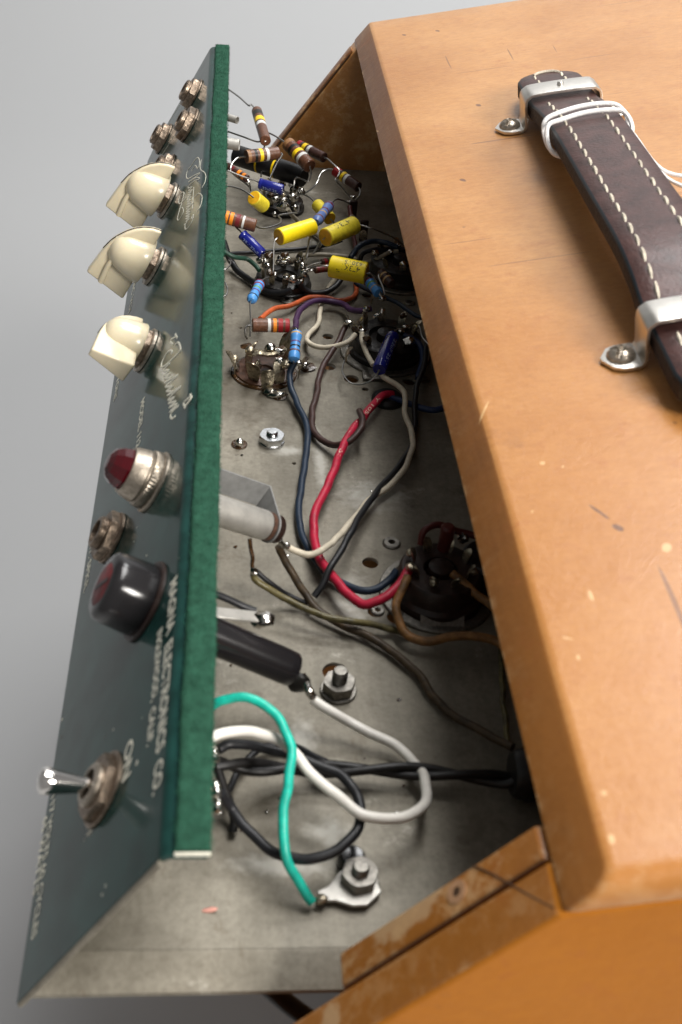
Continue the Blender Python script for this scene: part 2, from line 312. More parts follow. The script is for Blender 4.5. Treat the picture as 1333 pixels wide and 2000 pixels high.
def lathe(prof, o, ax, n=28, ref=None, fac=None):
    """prof: (radius, distance along ax); closed at radius 0 ends"""
    e1, e2, ax = frame_of(ax)
    if ref is not None: e1 = (V(ref)-ax*ax.dot(V(ref))).normalized(); e2 = ax.cross(e1)
    v, f, rings = [], [], []
    for (r, a) in prof:
        if r < 1e-7: rings.append([len(v)]); v.append(o+ax*a)
        else:
            rings.append(list(range(len(v), len(v)+n)))
            for j in range(n):
                q = 2*math.pi*j/n; s = fac(q, a) if fac else 1
                v.append(o+ax*a+(e1*math.cos(q)+e2*math.sin(q))*r*s)
    for A, B in zip(rings, rings[1:]):
        if len(A) == 1 and len(B) == 1: continue
        for j in range(n):
            k = (j+1) % n
            if len(A) == 1: f.append((A[0], B[k], B[j]))
            elif len(B) == 1: f.append((A[j], A[k], B[0]))
            else: f.append((A[j], A[k], B[k], B[j]))
    if len(rings[0]) > 1: f.append(tuple(reversed(rings[0])))
    if len(rings[-1]) > 1: f.append(tuple(rings[-1]))
    return v, f
def ring(ri, ro, a0, a1, o, ax, n=28, ch=0.0, ref=None, hexo=False):
    """a washer or hexagonal nut with a hole"""
    e1, e2, ax = frame_of(ax)
    if ref is not None: e1 = (V(ref)-ax*ax.dot(V(ref))).normalized(); e2 = ax.cross(e1)
    N = 24 if hexo else n
    def ro_(q):
        if not hexo: return ro
        s = (q % (math.pi/3))-math.pi/6; return ro*math.cos(math.pi/6)/math.cos(s)
    v, f = [], []; L = [(ri, a0, 0), (1, a0, 1), (1, a1-ch, 1), (1-ch/ro if ro else 1, a1, 1), (ri, a1, 0)]
    for (r, a, h) in L:
        for j in range(N):
            q = 2*math.pi*j/N; rr = ro_(q)*r if h else r
            if hexo and r < 1 and h: rr = min(ro_(q), ro*0.93)
            v.append(o+ax*a+(e1*math.cos(q)+e2*math.sin(q))*rr)
    for i in range(5):
        for j in range(N):
            a, b = i*N+j, i*N+(j+1) % N; c, d = ((i+1) % 5)*N+(j+1) % N, ((i+1) % 5)*N+j
            f.append((a, b, c, d))
    return v, f
def prism(poly, o, e1, e2, e3, depth, taper=1.0, c=(0, 0)):
    """extrude a polygon (coordinates along e1, e2) from o along e3"""
    n = len(poly); v = [o+e1*x+e2*y for x, y in poly] + [o+e3*depth+e1*(c[0]+(x-c[0])*taper)+e2*(c[1]+(y-c[1])*taper) for x, y in poly]
    f = [tuple(range(n-1, -1, -1)), tuple(range(n, 2*n))] + [(i, (i+1) % n, n+(i+1) % n, n+i) for i in range(n)]
    return v, f
def bevel(vf, w, seg=2, ang=25):
    bm = bmesh.new(); vs = [bm.verts.new(x) for x in vf[0]]
    for q in vf[1]:
        try: bm.faces.new([vs[i] for i in q])
        except ValueError: pass
    bmesh.ops.recalc_face_normals(bm, faces=bm.faces)
    ed = [e for e in bm.edges if len(e.link_faces) == 2 and e.calc_face_angle(0) > math.radians(ang)]
    bmesh.ops.bevel(bm, geom=ed, offset=w, segments=seg, profile=0.6, affect='EDGES', clamp_overlap=True)
    bm.verts.ensure_lookup_table(); bm.verts.index_update()
    v = [x.co.copy() for x in bm.verts]; f = [tuple(y.index for y in q.verts) for q in bm.faces]; bm.free(); return v, f
def fixn(vf):
    bm = bmesh.new(); vs = [bm.verts.new(x) for x in vf[0]]
    for q in vf[1]:
        try: bm.faces.new([vs[i] for i in q])
        except ValueError: pass
    bmesh.ops.recalc_face_normals(bm, faces=bm.faces); bm.verts.index_update()
    v = [x.co.copy() for x in bm.verts]; f = [tuple(y.index for y in q.verts) for q in bm.faces]; bm.free(); return v, f
def blob(c, r, seed=0, s=(1, 1, 1), sub=2, amp=0.35):
    bm = bmesh.new(); bmesh.ops.create_icosphere(bm, subdivisions=sub, radius=1)
    for x in bm.verts:
        k = 1+amp*noise.noise(x.co*1.4+V((seed*3.1, seed*1.7, 0)))
        x.co = V((x.co.x*s[0], x.co.y*s[1], x.co.z*s[2]))*(k*r)+c
    bm.verts.index_update()
    v = [x.co.copy() for x in bm.verts]; f = [tuple(y.index for y in q.verts) for q in bm.faces]; bm.free(); return v, f

# ================================================================== the setting: seamless paper sweep
GZ = -0.33
prof = [(-1.6, GZ)] + [(y, GZ) for y in (-0.5, 0.6, 1.4)]
for i in range(1, 13):
    a = i/12*math.pi/2; prof.append((1.4+1.1*math.sin(a), GZ+1.1*(1-math.cos(a))))
prof.append((2.5, 3.2))
v, f = [], []
for (y, z) in prof: v += [V((-3.2, y, z)), V((3.2, y, z))]
for i in range(len(prof)-1): f.append((2*i, 2*i+1, 2*i+3, 2*i+2))
o = mk('backdrop', (v, f), 'paper', kind='structure')

# ================================================================== cabinet
cab = thing('wooden_cabinet', 'worn tan wooden amplifier cabinet with slanted opening and leather carry handle', 'cabinet')
YN, YG, YI = -0.0172, -0.0066, 0.0003            # near end: outer face, seam, inner face
YF, YFI = 0.4125, 0.4008                          # far end: outer and inner face
XB = 0.236                                        # back of the cabinet
LW = 0.0105                                       # width of the slanted lip of the top board
XE = V((1, 0, 0)); ZE = V((0, 0, 1))
def slant(s): return V((XT, 0, ZT))+SD*s
# top board: cross section in x, z; its left edge is cut on the slant
l1 = slant(LW)
tb = [(XT, ZT), (XB, ZT), (XB, l1.z), (l1.x, l1.z)]
def board(poly, y0, y1): return prism(poly, V((0, y0, 0)), XE, ZE, EY, y1-y0)
def round_edge(vf, test, w, seg=4):
    bm = bmesh.new(); vs = [bm.verts.new(x) for x in vf[0]]
    for q in vf[1]: bm.faces.new([vs[i] for i in q])
    bmesh.ops.recalc_face_normals(bm, faces=bm.faces)
    bmesh.ops.bevel(bm, geom=[e for e in bm.edges if test(e.verts[0].co) and test(e.verts[1].co)], offset=w, segments=seg, profile=0.5, affect='EDGES')
    bm.verts.index_update(); v = [x.co.copy() for x in bm.verts]; f = [tuple(y.index for y in q.verts) for q in bm.faces]; bm.free(); return v, f
def wobble(vf, amp, sc_):
    return [x+V((noise.noise(x*sc_), noise.noise(x*sc_+V((9, 2, 1))), noise.noise(x*sc_+V((3, 8, 5)))))*amp for x in vf[0]], vf[1]
def subdiv(vf, cuts):
    bm = bmesh.new(); vs = [bm.verts.new(x) for x in vf[0]]
    for q in vf[1]: bm.faces.new([vs[i] for i in q])
    ed = [e for e in bm.edges if abs((e.verts[0].co-e.verts[1].co).y) > 0.05]
    bmesh.ops.subdivide_edges(bm, edges=ed, cuts=cuts); bm.verts.index_update()
    v = [x.co.copy() for x in bm.verts]; f = [tuple(y.index for y in q.verts) for q in bm.faces]; bm.free(); return v, f
mk('top_board', wobble(subdiv(bevel(round_edge(board(tb, YN, YF), lambda c_: abs(c_.y-YN) < 1e-5 and abs(c_.z-ZT) < 1e-5, 0.0042, 5), 0.0013, 3, 40), 40), 0.0004, 14), 'cabinet', cab)
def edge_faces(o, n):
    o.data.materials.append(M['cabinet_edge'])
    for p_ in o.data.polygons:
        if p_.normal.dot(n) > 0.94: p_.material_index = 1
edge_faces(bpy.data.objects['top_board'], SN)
def endpoly(pts): return [(p.x, p.z) for p in pts]
ZB = -0.30
# near end: outer board with the slanted edge running on down, inner cleat that stops short
nb = slant(0.0085); nb2 = slant(0.098)
no = slant(LW+0.0002)
outer = [(no.x, no.z), (nb2.x, nb2.z), (nb2.x, ZB), (XB, ZB), (XB, no.z)]
mk('end_board', wobble(subdiv(bevel(board(outer, YN+0.0003, YG-0.0003), 0.0012, 3), 2), 0.0004, 40), 'cabinet_end', cab, label='near end board with rounded worn corner')
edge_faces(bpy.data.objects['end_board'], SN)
ca, cb = slant(LW+0.0012), slant(0.0600)
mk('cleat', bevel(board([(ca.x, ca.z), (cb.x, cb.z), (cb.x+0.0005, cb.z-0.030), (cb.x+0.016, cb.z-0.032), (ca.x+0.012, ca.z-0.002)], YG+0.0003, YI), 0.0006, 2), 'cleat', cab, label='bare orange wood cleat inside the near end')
# seams on the cleat
p0 = on(924, 1690, SN, SN.dot(V((XT, 0, ZT))))+SN*0.0001; p1 = on(1084, 1775, SN, SN.dot(V((XT, 0, ZT))))+SN*0.0001
mk('seam', tube([p0, p0.lerp(p1, .3)+V((0, .0004, 0)), p0.lerp(p1, .7), p1], 0.00016, 6, 5), 'crack', cab)
g0 = slant(0.0115)+V((0, YG, 0)); g1 = slant(0.0595)+V((0, YG, 0))
mk('seam', tube([g0, g0.lerp(g1, .5), g1], 0.00016, 6, 8), 'crack', cab)
# plug hole in the cleat
hc = on(893, 1742, SN, SN.dot(V((XT, 0, ZT))))
mk('screw_hole', ring(0.0009, 0.0021, -0.001, 0.0002, hc, SN, 20), 'rawwood', cab)
mk('hole_bottom', lathe([(0.0011, 0), (0.0011, 0.00012), (0, 0.00012)], hc, SN, 16), 'crack', cab)
# far end
q0 = on(718, 47, EY, YF); q1 = on(529, 286, EY, YF); dirf = (q1-q0).normalized(); q2 = q0+dirf*0.125
far = [(q0.x+0.001, ZT-0.0002), (q2.x, q2.z), (q2.x, ZB), (XB, ZB), (XB, ZT-0.0002)]
far = [(x, min(z, l1.z)) if i in (0, 4) else (x, z) for i, (x, z) in enumerate(far)]
far[0] = (q0.x+dirf.x*(q0.z-l1.z)/(-dirf.z), l1.z)
mk('end_board', bevel(board(far, YFI, YF), 0.0012, 2), 'cabinet', cab, label='far end board seen inside the slanted opening')
fe = V((far[0][0], 0, far[0][1]))
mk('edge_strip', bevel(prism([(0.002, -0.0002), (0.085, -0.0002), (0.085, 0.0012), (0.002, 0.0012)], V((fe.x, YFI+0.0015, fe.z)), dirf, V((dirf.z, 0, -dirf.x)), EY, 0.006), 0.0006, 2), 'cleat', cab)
mk('seam', tube([V((fe.x, YFI+0.0012, fe.z))+dirf*0.004+SN*0.0004, V((fe.x, YFI+0.0012, fe.z))+dirf*0.03+SN*0.0005, V((fe.x, YFI+0.0012, fe.z))+dirf*0.07+SN*0.0004], 0.0004, 6, 6), 'crack', cab)
mk('back_board', board([(XB-0.010, ZB), (XB-0.0004, ZB), (XB-0.0004, l1.z-0.0003), (XB-0.010, l1.z-0.0003)], YG+0.0004, YFI-0.0004), 'cabinet', cab)
mk('bottom_board', board([(0.035, ZB-0.012), (XB-0.001, ZB-0.012), (XB-0.001, ZB-0.0003), (0.035, ZB-0.0003)], YN+0.001, YF-0.001), 'cabinet', cab)
mk('front_board', board([(0.070, ZB+0.0003), (0.080, ZB+0.0003), (0.080, -0.0225), (0.070, -0.0225)], YG+0.0004, YFI-0.0004), 'cabinet', cab)  # unseen front, its top raised to keep light out below the plate
for xx in (0.05, 0.21):
    for yy in (0.02, 0.38):
        mk('foot', lathe([(0, -0.018), (0.008, -0.018), (0.010, -0.0165), (0.010, 0), (0, 0)], V((xx, yy, ZB-0.012)), ZE, 20), 'blackrubber', cab)

# ---- carry handle
XL, XR = 0.1490, 0.1715
def ons(px, py, x): return on(px, py, XE, x)
YB1, YB2 = 0.2725, 0.1225
HP = [(0.3010, 0.0078), (0.291, 0.0090), (0.2780, 0.0096), (0.2660, 0.0102), (0.2571, 0.0120), (0.2440, 0.0139), (0.2308, 0.0150), (0.2093, 0.0154), (0.1854, 0.0156), (0.1646, 0.0160), (0.1508, 0.0157), (0.1390, 0.0137), (0.1300, 0.0110), (0.1170, 0.0098), (0.104, 0.0090), (0.0915, 0.0078)]
hp = smooth_path([V((0, y, ZT+h)) for y, h in HP], 5)
XC, HWD, TH = (XL+XR)/2, (XR-XL)/2, 0.0052
v, f = [], []
def strap_half(y):
    e = min(y-0.0915, 0.3010-y)
    return HWD if e > HWD else max(0.0006, HWD*math.sqrt(max(0, 1-((HWD-e)/HWD)**2)))
sec = lambda hw: [(-hw, -TH), (-hw, -0.0008), (-hw+0.0007, -0.0001), (-hw*0.5, 0.0002), (0, 0.0003), (hw*0.5, 0.0002), (hw-0.0007, -0.0001), (hw, -0.0008), (hw, -TH)]
for p in hp:
    for (x, z) in sec(strap_half(p.y)): v.append(V((XC+x, p.y, p.z+z)))
n = 9
for i in range(len(hp)-1):
    for j in range(n): f.append((i*n+j, i*n+(j+1) % n, (i+1)*n+(j+1) % n, (i+1)*n+j))
f += [tuple(range(n)), tuple((len(hp)-1)*n+j for j in range(n))]
han = mk('carry_handle', fixn((v, f)), 'leather', cab, label='dark brown stitched leather strap handle', sharp=50)
# raw side faces take the darker edge leather
han.data.materials.append(M['leatheredge']); han.data.materials.append(M['edgepaint'])
for pl in han.data.polygons:
    if abs(pl.normal.x) > 0.9 and pl.center.z < ZT+0.0145+0.002 and pl.area > 0: pl.material_index = 1
    elif abs(pl.normal.x) > 0.35: pl.material_index = 2
def strap_z(y):
    for a, b in zip(hp, hp[1:]):
        if b.y <= y <= a.y: return b.z+(a.z-b.z)*(y-b.y)/(a.y-b.y)
    return hp[0].z
# stitches: one small bead of thread each
pitch = 0.0064
for sx in (-0.0064, 0.0064):
    y = 0.2930
    while y > 0.096:
        if not (abs(y-YB1) < 0.0062 or abs(y-YB2) < 0.0062):
            a, b = y+pitch*0.47, y-pitch*0.47
            xo = XC+sx*(1 if y < 0.285 else 0.72)
            mk('stitch', tube([V((xo+0.0003, a, strap_z(a)-0.0002)), V((xo+random.uniform(-.00012, .00012), y, strap_z(y)+random.uniform(.0003, .0005))), V((xo-0.0003, b, strap_z(b)-0.0002))], 0.00046*random.uniform(.85, 1.1), 6, 4, rs=lambda t: 0.7+0.45*math.sin(math.pi*t)), 'thread', han)
        y -= pitch
mk('stitch', tube([V((XC-0.0045, 0.2958, strap_z(0.2958)+0.0003)), V((XC-0.002, 0.2976, strap_z(0.2976)+0.0006)), V((XC+0.002, 0.2976, strap_z(0.2976)+0.0006)), V((XC+0.0045, 0.2958, strap_z(0.2958)+0.0003))], 0.0005, 6, 5), 'thread', han)
# brackets: bent metal straps with two ears, four dome head screws
for yb in (YB1, YB2):
    w2, tk = 0.0049, 0.0009
    top = 0.0118
    xs = [(XL-0.0112, 0.0004), (XL-0.0030, 0.0004), (XL-0.0014, 0.0012), (XL-0.0009, 0.0030), (XL-0.0009, top-0.0022), (XL+0.0002, top-0.0006), (XL+0.0022, top), (XC, top+0.0002), (XR-0.0022, top), (XR-0.0002, top-0.0006), (XR+0.0009, top-0.0022), (XR+0.0009, 0.0030), (XR+0.0014, 0.0012), (XR+0.0030, 0.0004), (XR+0.0112, 0.0004)]
    path = smooth_path([V((x, 0, ZT+z)) for x, z in xs], 4)
    v, f = [], []
    for i, p in enumerate(path):
        t = (path[min(i+1, len(path)-1)]-path[max(i-1, 0)]).normalized(); nn = V((-t.z, 0, t.x))
        ear = min(abs(p.x-(XL-0.0112)), abs(p.x-(XR+0.0112)))
        ww = w2*1.12*math.sqrt(max(0.01, 1-max(0, (0.0056-ear)/0.0056)**2)) if ear < 0.0056 else w2*(1.12 if ear < 0.009 and p.z < ZT+0.002 else 1.0)
        for (a, b) in ((-ww, 0), (ww, 0), (ww, tk), (-ww, tk)): v.append(V((p.x, yb+a, p.z))+nn*b)
    for i in range(len(path)-1):
        for j in range(4): f.append((i*4+j, i*4+(j+1) % 4, i*4+4+(j+1) % 4, i*4+4+j))
    f += [(0, 1, 2, 3), tuple(len(v)-4+j for j in range(4))]
    mk('bracket', bevel(fixn((v, f)), 0.00022, 2, 50), 'satin', han, sharp=50)
    mk('rivet', lathe([(0, 0), (0.0011, 0), (0.0011, 0.0008), (0.0008, 0.0013), (0, 0.0014)], V((XC, yb+0.0005, ZT+top+tk)), ZE, 16), 'satin', han)
    for xs_ in (XL-0.0062, XR+0.0062):
        c = V((xs_, yb+0.0002, ZT+0.0004+tk))
        # dome head with a recessed cross
        def dome(q, a): return 1
        sv, sf = lathe([(0.0036, 0), (0.00355, 0.0005), (0.0031, 0.0012), (0.0023, 0.0018), (0.0013, 0.0021), (0.0004, 0.0022), (0, 0.0022)], c, ZE, 32)
        for k, x in enumerate(sv):
            d = x-c; rr = math.hypot(d.x, d.y); q = math.atan2(d.y, d.x)+0.5
            arm = min(abs(rr*math.sin(q)), abs(rr*math.cos(q)))
            if rr < 0.0024 and arm < 0.00050: x.z -= 0.0011
        mk('screw', (sv, sf), 'nickel', han)
# ---- white string tied round the handle (a thing of its own)
stg = thing('string', 'white cotton string looped twice round the leather handle', 'string')
def loopy(y0, dy, lift):
    zt = strap_z(y0)+0.0003
    return [V((XL+0.004, y0-0.006-dy, zt-TH-0.003)), V((XL-0.0008, y0-0.004-dy, zt-TH-0.001)), V((XL-0.0019, y0-0.001, zt-0.0025)), V((XL-0.0010, y0+0.001, zt+0.0007)), V((XL+0.003, y0+0.002, zt+0.0014+lift)), V((XC, y0+0.004, zt+0.0018+lift)), V((XR-0.003, y0+0.004, zt+0.0014+lift)), V((XR+0.0006, y0+0.002, zt+0.0004)), V((XR+0.0014, y0-0.003, zt-0.003)), V((XR-0.002, y0-0.006, zt-TH-0.002)), V((XC, y0-0.007, zt-TH-0.003))]
ys = 0.2330
mk('loop', tube(loopy(ys+0.0035, 0.0015, 0.0006), 0.00072, 8, 7), 'string', stg)
mk('loop', tube(loopy(ys-0.0012, 0.0, 0.0), 0.00072, 8, 7), 'string', stg)
e0 = V((XR+0.0010, 0.226, strap_z(0.226)-0.003))
mk('tail', tube([e0, V((XR+0.006, 0.212, ZT+0.006)), V((XR+0.016, 0.206, ZT+0.004)), V((XR+0.03, 0.198, ZT+0.0008))], 0.0006, 8, 6), 'string', stg)
mk('tail', tube([e0+V((0.0003, -.001, -.0004)), V((XR+0.006, 0.210, ZT+0.005)), V((XR+0.014, 0.199, ZT+0.003)), V((XR+0.026, 0.185, ZT+0.0008))], 0.0006, 8, 6), 'string', stg)

# ================================================================== chassis
ch = thing('amplifier_chassis', 'open metal amplifier chassis with dark green control panel, pulled out of the tan cabinet', 'chassis')
YBEND, XNOTCH = 0.0099, 0.0602
def flp(x, y, h=0.0): return EX*x+EY*y+EN*h
pl = [(0.0010, YBEND), (0.078, YBEND), (0.078, 0.0030), (0.150, 0.0030), (0.150, 0.3995), (0.0010, 0.3995)]
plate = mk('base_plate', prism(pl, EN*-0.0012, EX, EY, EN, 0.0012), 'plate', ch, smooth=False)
holes = [(641, 657, 2.0), (634, 676, 1.4), (644, 716, 2.2), (718, 576, 2.1), (687, 740, 2.6), (724, 1099, 2.3), (734, 1194, 2.2), (655, 1312, 3.2), (895, 880, 1.2), (735, 700, 3.0), (714, 760, 1.2), (800, 590, 1.3), (575, 905, 0.7), (470, 640, 0.7), (765, 1062, 1.3), (775, 1205, 2.6), (920, 1205, 3.6), (800, 745, 2.2)]
hv, hf = [], []
for (x, y, r) in holes:
    a = lathe([(r/1000, -0.004), (r/1000, 0.003)], fl(x, y), EN, 24); k = len(hv)
    hv += a[0]; hf += [tuple(i+k for i in q) for q in a[1]]
cut = mk('cutter', fixn((hv, hf)), 'plate')
bo = plate.modifiers.new('b', 'BOOLEAN'); bo.operation = 'DIFFERENCE'; bo.object = cut; bo.solver = 'EXACT'
dg = bpy.context.evaluated_depsgraph_get()
nm = bpy.data.meshes.new_from_object(plate.evaluated_get(dg)); plate.modifiers.clear(); plate.data = nm
bpy.data.objects.remove(cut)
# near end lip, folded slightly down
dn = math.radians(7)
lv = []
for (x) in (0.0012, 0.078):
    for (y, h) in ((YBEND-0.0001, 0.0), (YBEND-0.0012, -0.0003), (0.0030, -0.0036)): lv.append((x, y, h))
v = [flp(*q) for q in lv]+[flp(q[0], q[1], q[2]-0.0012) for q in lv]
f = [(0, 1, 4, 3), (1, 2, 5, 4), (6, 9, 10, 7), (7, 10, 11, 8), (0, 3, 9, 6), (2, 8, 11, 5), (0, 6, 7, 1), (1, 7, 8, 2), (3, 4, 10, 9), (4, 5, 11, 10)]
mk('end_lip', fixn((v, f)), 'plate', ch, label='pale folded lip at the near end of the base plate')
# control panel: sheet metal, rounded into the flange that carries the felt
pr = []
ARC = 0.0028
for s in (0.0, PW-ARC): pr.append((PV*s, PN.copy()))
c0 = PV*(PW-ARC)-PN*ARC
a0 = math.atan2(PN.z, PN.x); a1 = math.pi/2-TAU
for i in range(1, 7):
    a = a0+(a1-a0)*i/6; d = V((math.cos(a), 0, math.sin(a))); pr.append((c0+d*ARC, d))
FL = pr[-1][0]; pr.append((FL+EX*0.0055, EN.copy()))
v, f = [], []
TP = 0.0011
def yn(s): return -0.0006-0.0024*min(1, s/PW)
def yf(s): return 0.4005+0.003*min(1, s/PW) if s > 0.006 else 0.3960+s/0.006*0.0048
ss = [0.0, PW-ARC]+[PW]*7
pts_ = [pr[0], (PV*0.006, PN.copy())]+pr[1:]
ss = [0.0, 0.006, PW-ARC]+[PW]*7
for (p, nn), s in zip(pts_, ss):
    for y in (yn(s), yf(s)):
        v.append(p+EY*y); v.append(p-nn*TP+EY*y)
for i in range(len(pts_)-1):
    a, b = i*4, i*4+4
    f += [(a, a+2, b+2, b), (a+1, b+1, b+3, a+3), (a, b, b+1, a+1), (a+2, a+3, b+3, b+2)]
f += [(0, 1, 3, 2), tuple(len(v)-4+j for j in (0, 2, 3, 1))]
panel = mk('control_panel', fixn((v, f)), 'enamel', ch, label='dark green enamel control panel with cream lettering', sharp=50)
# bare metal cut edge at the near end of the panel
ed = [(PV*0.0005-PN*0.0006+EY*(yn(0)-0.0003)), (PV*0.03-PN*0.0006+EY*(yn(0.03)-0.0003)), (PV*(PW-ARC)-PN*0.0006+EY*(yn(PW)-0.0003))]
mk('bare_edge', tube(ed, 0.0006, 6, 3), 'plate', ch)
# felt strip with fibres
fo = FL+EX*0.0002+EN*0.0001
FWD, FTH = 0.0058, 0.0010
nx, ny = 6, 160
y0, y1 = yn(PW)+0.0003, yf(PW)+0.0003
v, f = [], []
fr = [(0, 0)]+[(0.0, 0.5), (0.06, 0.9)]+[(t, 1.0) for t in (0.2, 0.4, 0.6, 0.8)]+[(0.94, 0.9), (1.0, 0.5), (1.0, -1.2)]
for j in range(ny+1):
    y = y0+(y1-y0)*j/ny
    for (a, b) in fr:
        p = fo+EX*(a*FWD)+EN*(b*FTH)+EY*y
        p += EN*(0.00022*noise.noise(p*900))+EX*(0.00022*noise.noise(p*700+V((4, 4, 4)))+0.00035*noise.noise(V((a*3, p.y*55, 7))))
        v.append(p)
m_ = len(fr)
for j in range(ny):
    for i in range(m_): f.append((j*m_+i, j*m_+(i+1) % m_, (j+1)*m_+(i+1) % m_, (j+1)*m_+i))
f += [tuple(range(m_)), tuple(ny*m_+i for i in range(m_))]
felt = mk('felt_strip', fixn((v, f)), 'felt', ch, label='fuzzy green felt strip along the top of the panel', sharp=80)
v, f = [], []
for i in range(12000):
    y = random.uniform(y0, y1); a = random.choice((0.0, 1.0, 1.0)) if random.random() < 0.45 else random.random()
    b = 1.0 if 0 < a < 1 else random.uniform(-0.6, 1.0)
    p = fo+EX*(a*FWD)+EN*(b*FTH)+EY*y
    d = V((random.gauss(0, 1), random.gauss(0, 1), random.gauss(0, 1)))+(EN*1.2 if 0 < a < 1 else EX*(1.6 if a > 0 else -1.6))
    d.normalize(); l = random.uniform(0.0003, 0.0009); wv = d.cross(V((random.random(), random.random(), random.random()))).normalized()*0.00004
    k = len(v); mid = p+d*l*0.6+EN*random.uniform(-.0002, .0001); e = p+d*l
    v += [p-wv, p+wv, mid+wv, mid-wv, e]; f += [(k, k+1, k+2, k+3), (k+3, k+2, k+4)]
mk('felt_fuzz', (v, f), 'felt_fibre', felt, kind='stuff')
mk('felt_backing', bevel(prism([(0, -0.0003), (FWD, -0.0003), (FWD, 0.0006), (0, 0.0006)], fo+EY*(y0-0.0005), EX, EN, EY, 0.0003), 0.0001, 1), 'ink', felt)

# ---- lettering printed on the panel
fontcurve = None
def lettering(txt, a, b, size, mater='ink', name='lettering', shear=0.0, off=0.00008):
    cu = bpy.data.curves.new('t', 'FONT'); cu.body = txt; cu.size = 1.0; cu.shear = shear; cu.resolution_u = 3; cu.offset = 0.022
    to = bpy.data.objects.new('t', cu); sc.collection.objects.link(to)
    d = bpy.context.evaluated_depsgraph_get(); me = bpy.data.meshes.new_from_object(to.evaluated_get(d)); bpy.data.objects.remove(to)
    A, B = pn(*a, off), pn(*b, off)
    xs = [q.co.x for q in me.vertices]; x0, x1 = min(xs), max(xs)
    u = B-A; L_ = u.length; u = u/L_; vv = PN.cross(u)
    if vv.dot(PV) < 0: vv = -vv
    for q in me.vertices:
        q.co = A+u*((q.co.x-x0)/(x1-x0)*L_)+vv*(q.co.y/0.72*size)
    me.materials.append(M[mater]); o = bpy.data.objects.new(name, me); sc.collection.objects.link(o); o.parent = panel
    return o
lettering('TONE', (229, 740), (222, 785), 0.0022)
lettering('MODEL 112', (276, 785), (266, 878), 0.0024)
lettering('MIC VOL', (262, 548), (250, 619), 0.0022)
lettering('EXT. SPKR.', (180, 1046), (163, 1160), 0.0023)
lettering('MAGNA', (333, 1140), (325, 1244), 0.0032)
lettering('ELECTRONICS', (323, 1262), (305, 1475), 0.0032)
lettering('CO.', (303, 1494), (298, 1556), 0.0032)
lettering('INGLEWOOD,', (308, 1236), (296, 1372), 0.0023)
lettering('CALIF.', (294, 1388), (287, 1460), 0.0023)
lettering('ON', (246, 1456), (239, 1530), 0.0034)
lettering('117 VOLTS 60 CYCLES', (101, 1558), (61, 1838), 0.0024)
lettering('65 WATTS', (85, 1600), (64, 1752), 0.0024)
lettering('OFF', (174, 1596), (168, 1640), 0.0024)
def strokes(lst, ox, oy, s, r, name='script_lettering'):
    for st in lst:
        k = 5
        pts = [pn(ox+x/s, oy+y/s, 0.00006) for x, y in st]
        mk(name, tube(pts, r, 6, k, squash=0.35, up=PN), 'ink', panel)
strokes([[(555,425),(575,385),(630,310),(640,290),(665,300),(690,350),(710,355),(735,310),(750,200),(735,120),(705,95),(650,140),(560,280),(480,380),(435,480),(430,560),(460,610),(520,590),(620,530),(740,475),(750,490),(640,580),(480,695)],
 [(480,695),(650,590),(740,590),(745,620),(640,660),(520,750),(475,810),(480,840),(560,810),(560,830),(480,900),(560,885),(560,905),(480,950),(555,940),(475,1010),(550,1000),(465,1060),(550,1060),(455,1120),(540,1130),(450,1180),(540,1190),(440,1240),(600,1215),(440,1300),(530,1280),(430,1350),(530,1360),(425,1410),(525,1420),(420,1460),(520,1490),(415,1530),(515,1540),(410,1590),(505,1600),(420,1650),(450,1670),(380,1730),(400,1735),(440,1680)],
 [(610,820),(590,1100),(575,1350)],
 [(470,1040),(400,1110),(300,1200),(250,1215),(245,1120),(290,990),(350,940),(370,980),(320,1180),(260,1380),(215,1550),(215,1615),(245,1615),(310,1520),(355,1420),(350,1340),(320,1310)],
 [(790,150),(765,320),(790,400),(870,460),(905,560),(880,700),(810,830)],
 [(640,1060),(720,970),(790,1000),(815,1080),(780,1250),(690,1420)],
 [(400,1750),(395,1820),(420,1845),(490,1780),(570,1640),(600,1500),(570,1520),(560,1580),(610,1560)]], 330, 300, 12.5, 0.00020)
strokes([[(610,230),(650,275)], [(690,105),(720,170)], [(625,190),(690,150)],
 [(690,280),(740,240),(770,370),(640,510),(530,610),(470,640),(465,580),(540,430),(610,370),(635,390),(620,430)],
 [(600,580),(490,700),(590,690),(500,780),(600,760),(510,830),(620,810),(520,900),(730,765),(600,900),(530,960),(650,960),(545,1030),(660,1040),(560,1100),(775,960),(640,1090),(570,1180),(680,1130),(580,1230),(700,1200),(590,1300),(720,1240),(600,1370),(740,1270),(640,1370),(610,1440),(640,1480),(690,1440)],
 [(820,1230),(850,1310)], [(930,1085),(955,1140)], [(835,1210),(930,1120)], [(860,1265),(945,1150)]], 260, 640, 8.336, 0.00036)
strokes([[(760,620),(680,750),(590,890)], [(700,1080),(600,1240),(470,1440)]], 260, 130, 8.33, 0.00014, 'printed_line')
for i, (x, y, a_, l_) in enumerate([(205, 1440, 0, 9), (222, 1425, 0, 7), (268, 1490, 0, 12), (350, 1090, 0, 8), (278, 1402, 0, 4), (122, 1405, 0, 9), (121, 1440, 0, 12), (268, 1030, 0, 5), (262, 1058, 0, 4), (140, 1222, 0, 6), (207, 1730, 0, 8), (200, 1748, 0, 8), (180, 1625, 0, 8), (165, 1640, 0, 7), (287, 1085, 0, 5), (106, 1515, 0, 8)]):
    c = pn(x, y, 0.0)
    mk('chipped_paint', blob(c, mm(l_*0.45, c), i, (0.30+0.2*(i % 3), 1, 0.30+0.2*(i % 3)), 2, 0.9), 'ink' if i % 3 else 'plate', panel)
# flatten the chips onto the panel sheet
for o in panel.children:
    if o.name.startswith('chipped_paint'):
        for q in o.data.vertices: q.co -= PN*(PN.dot(q.co)*0.97-0.00003)

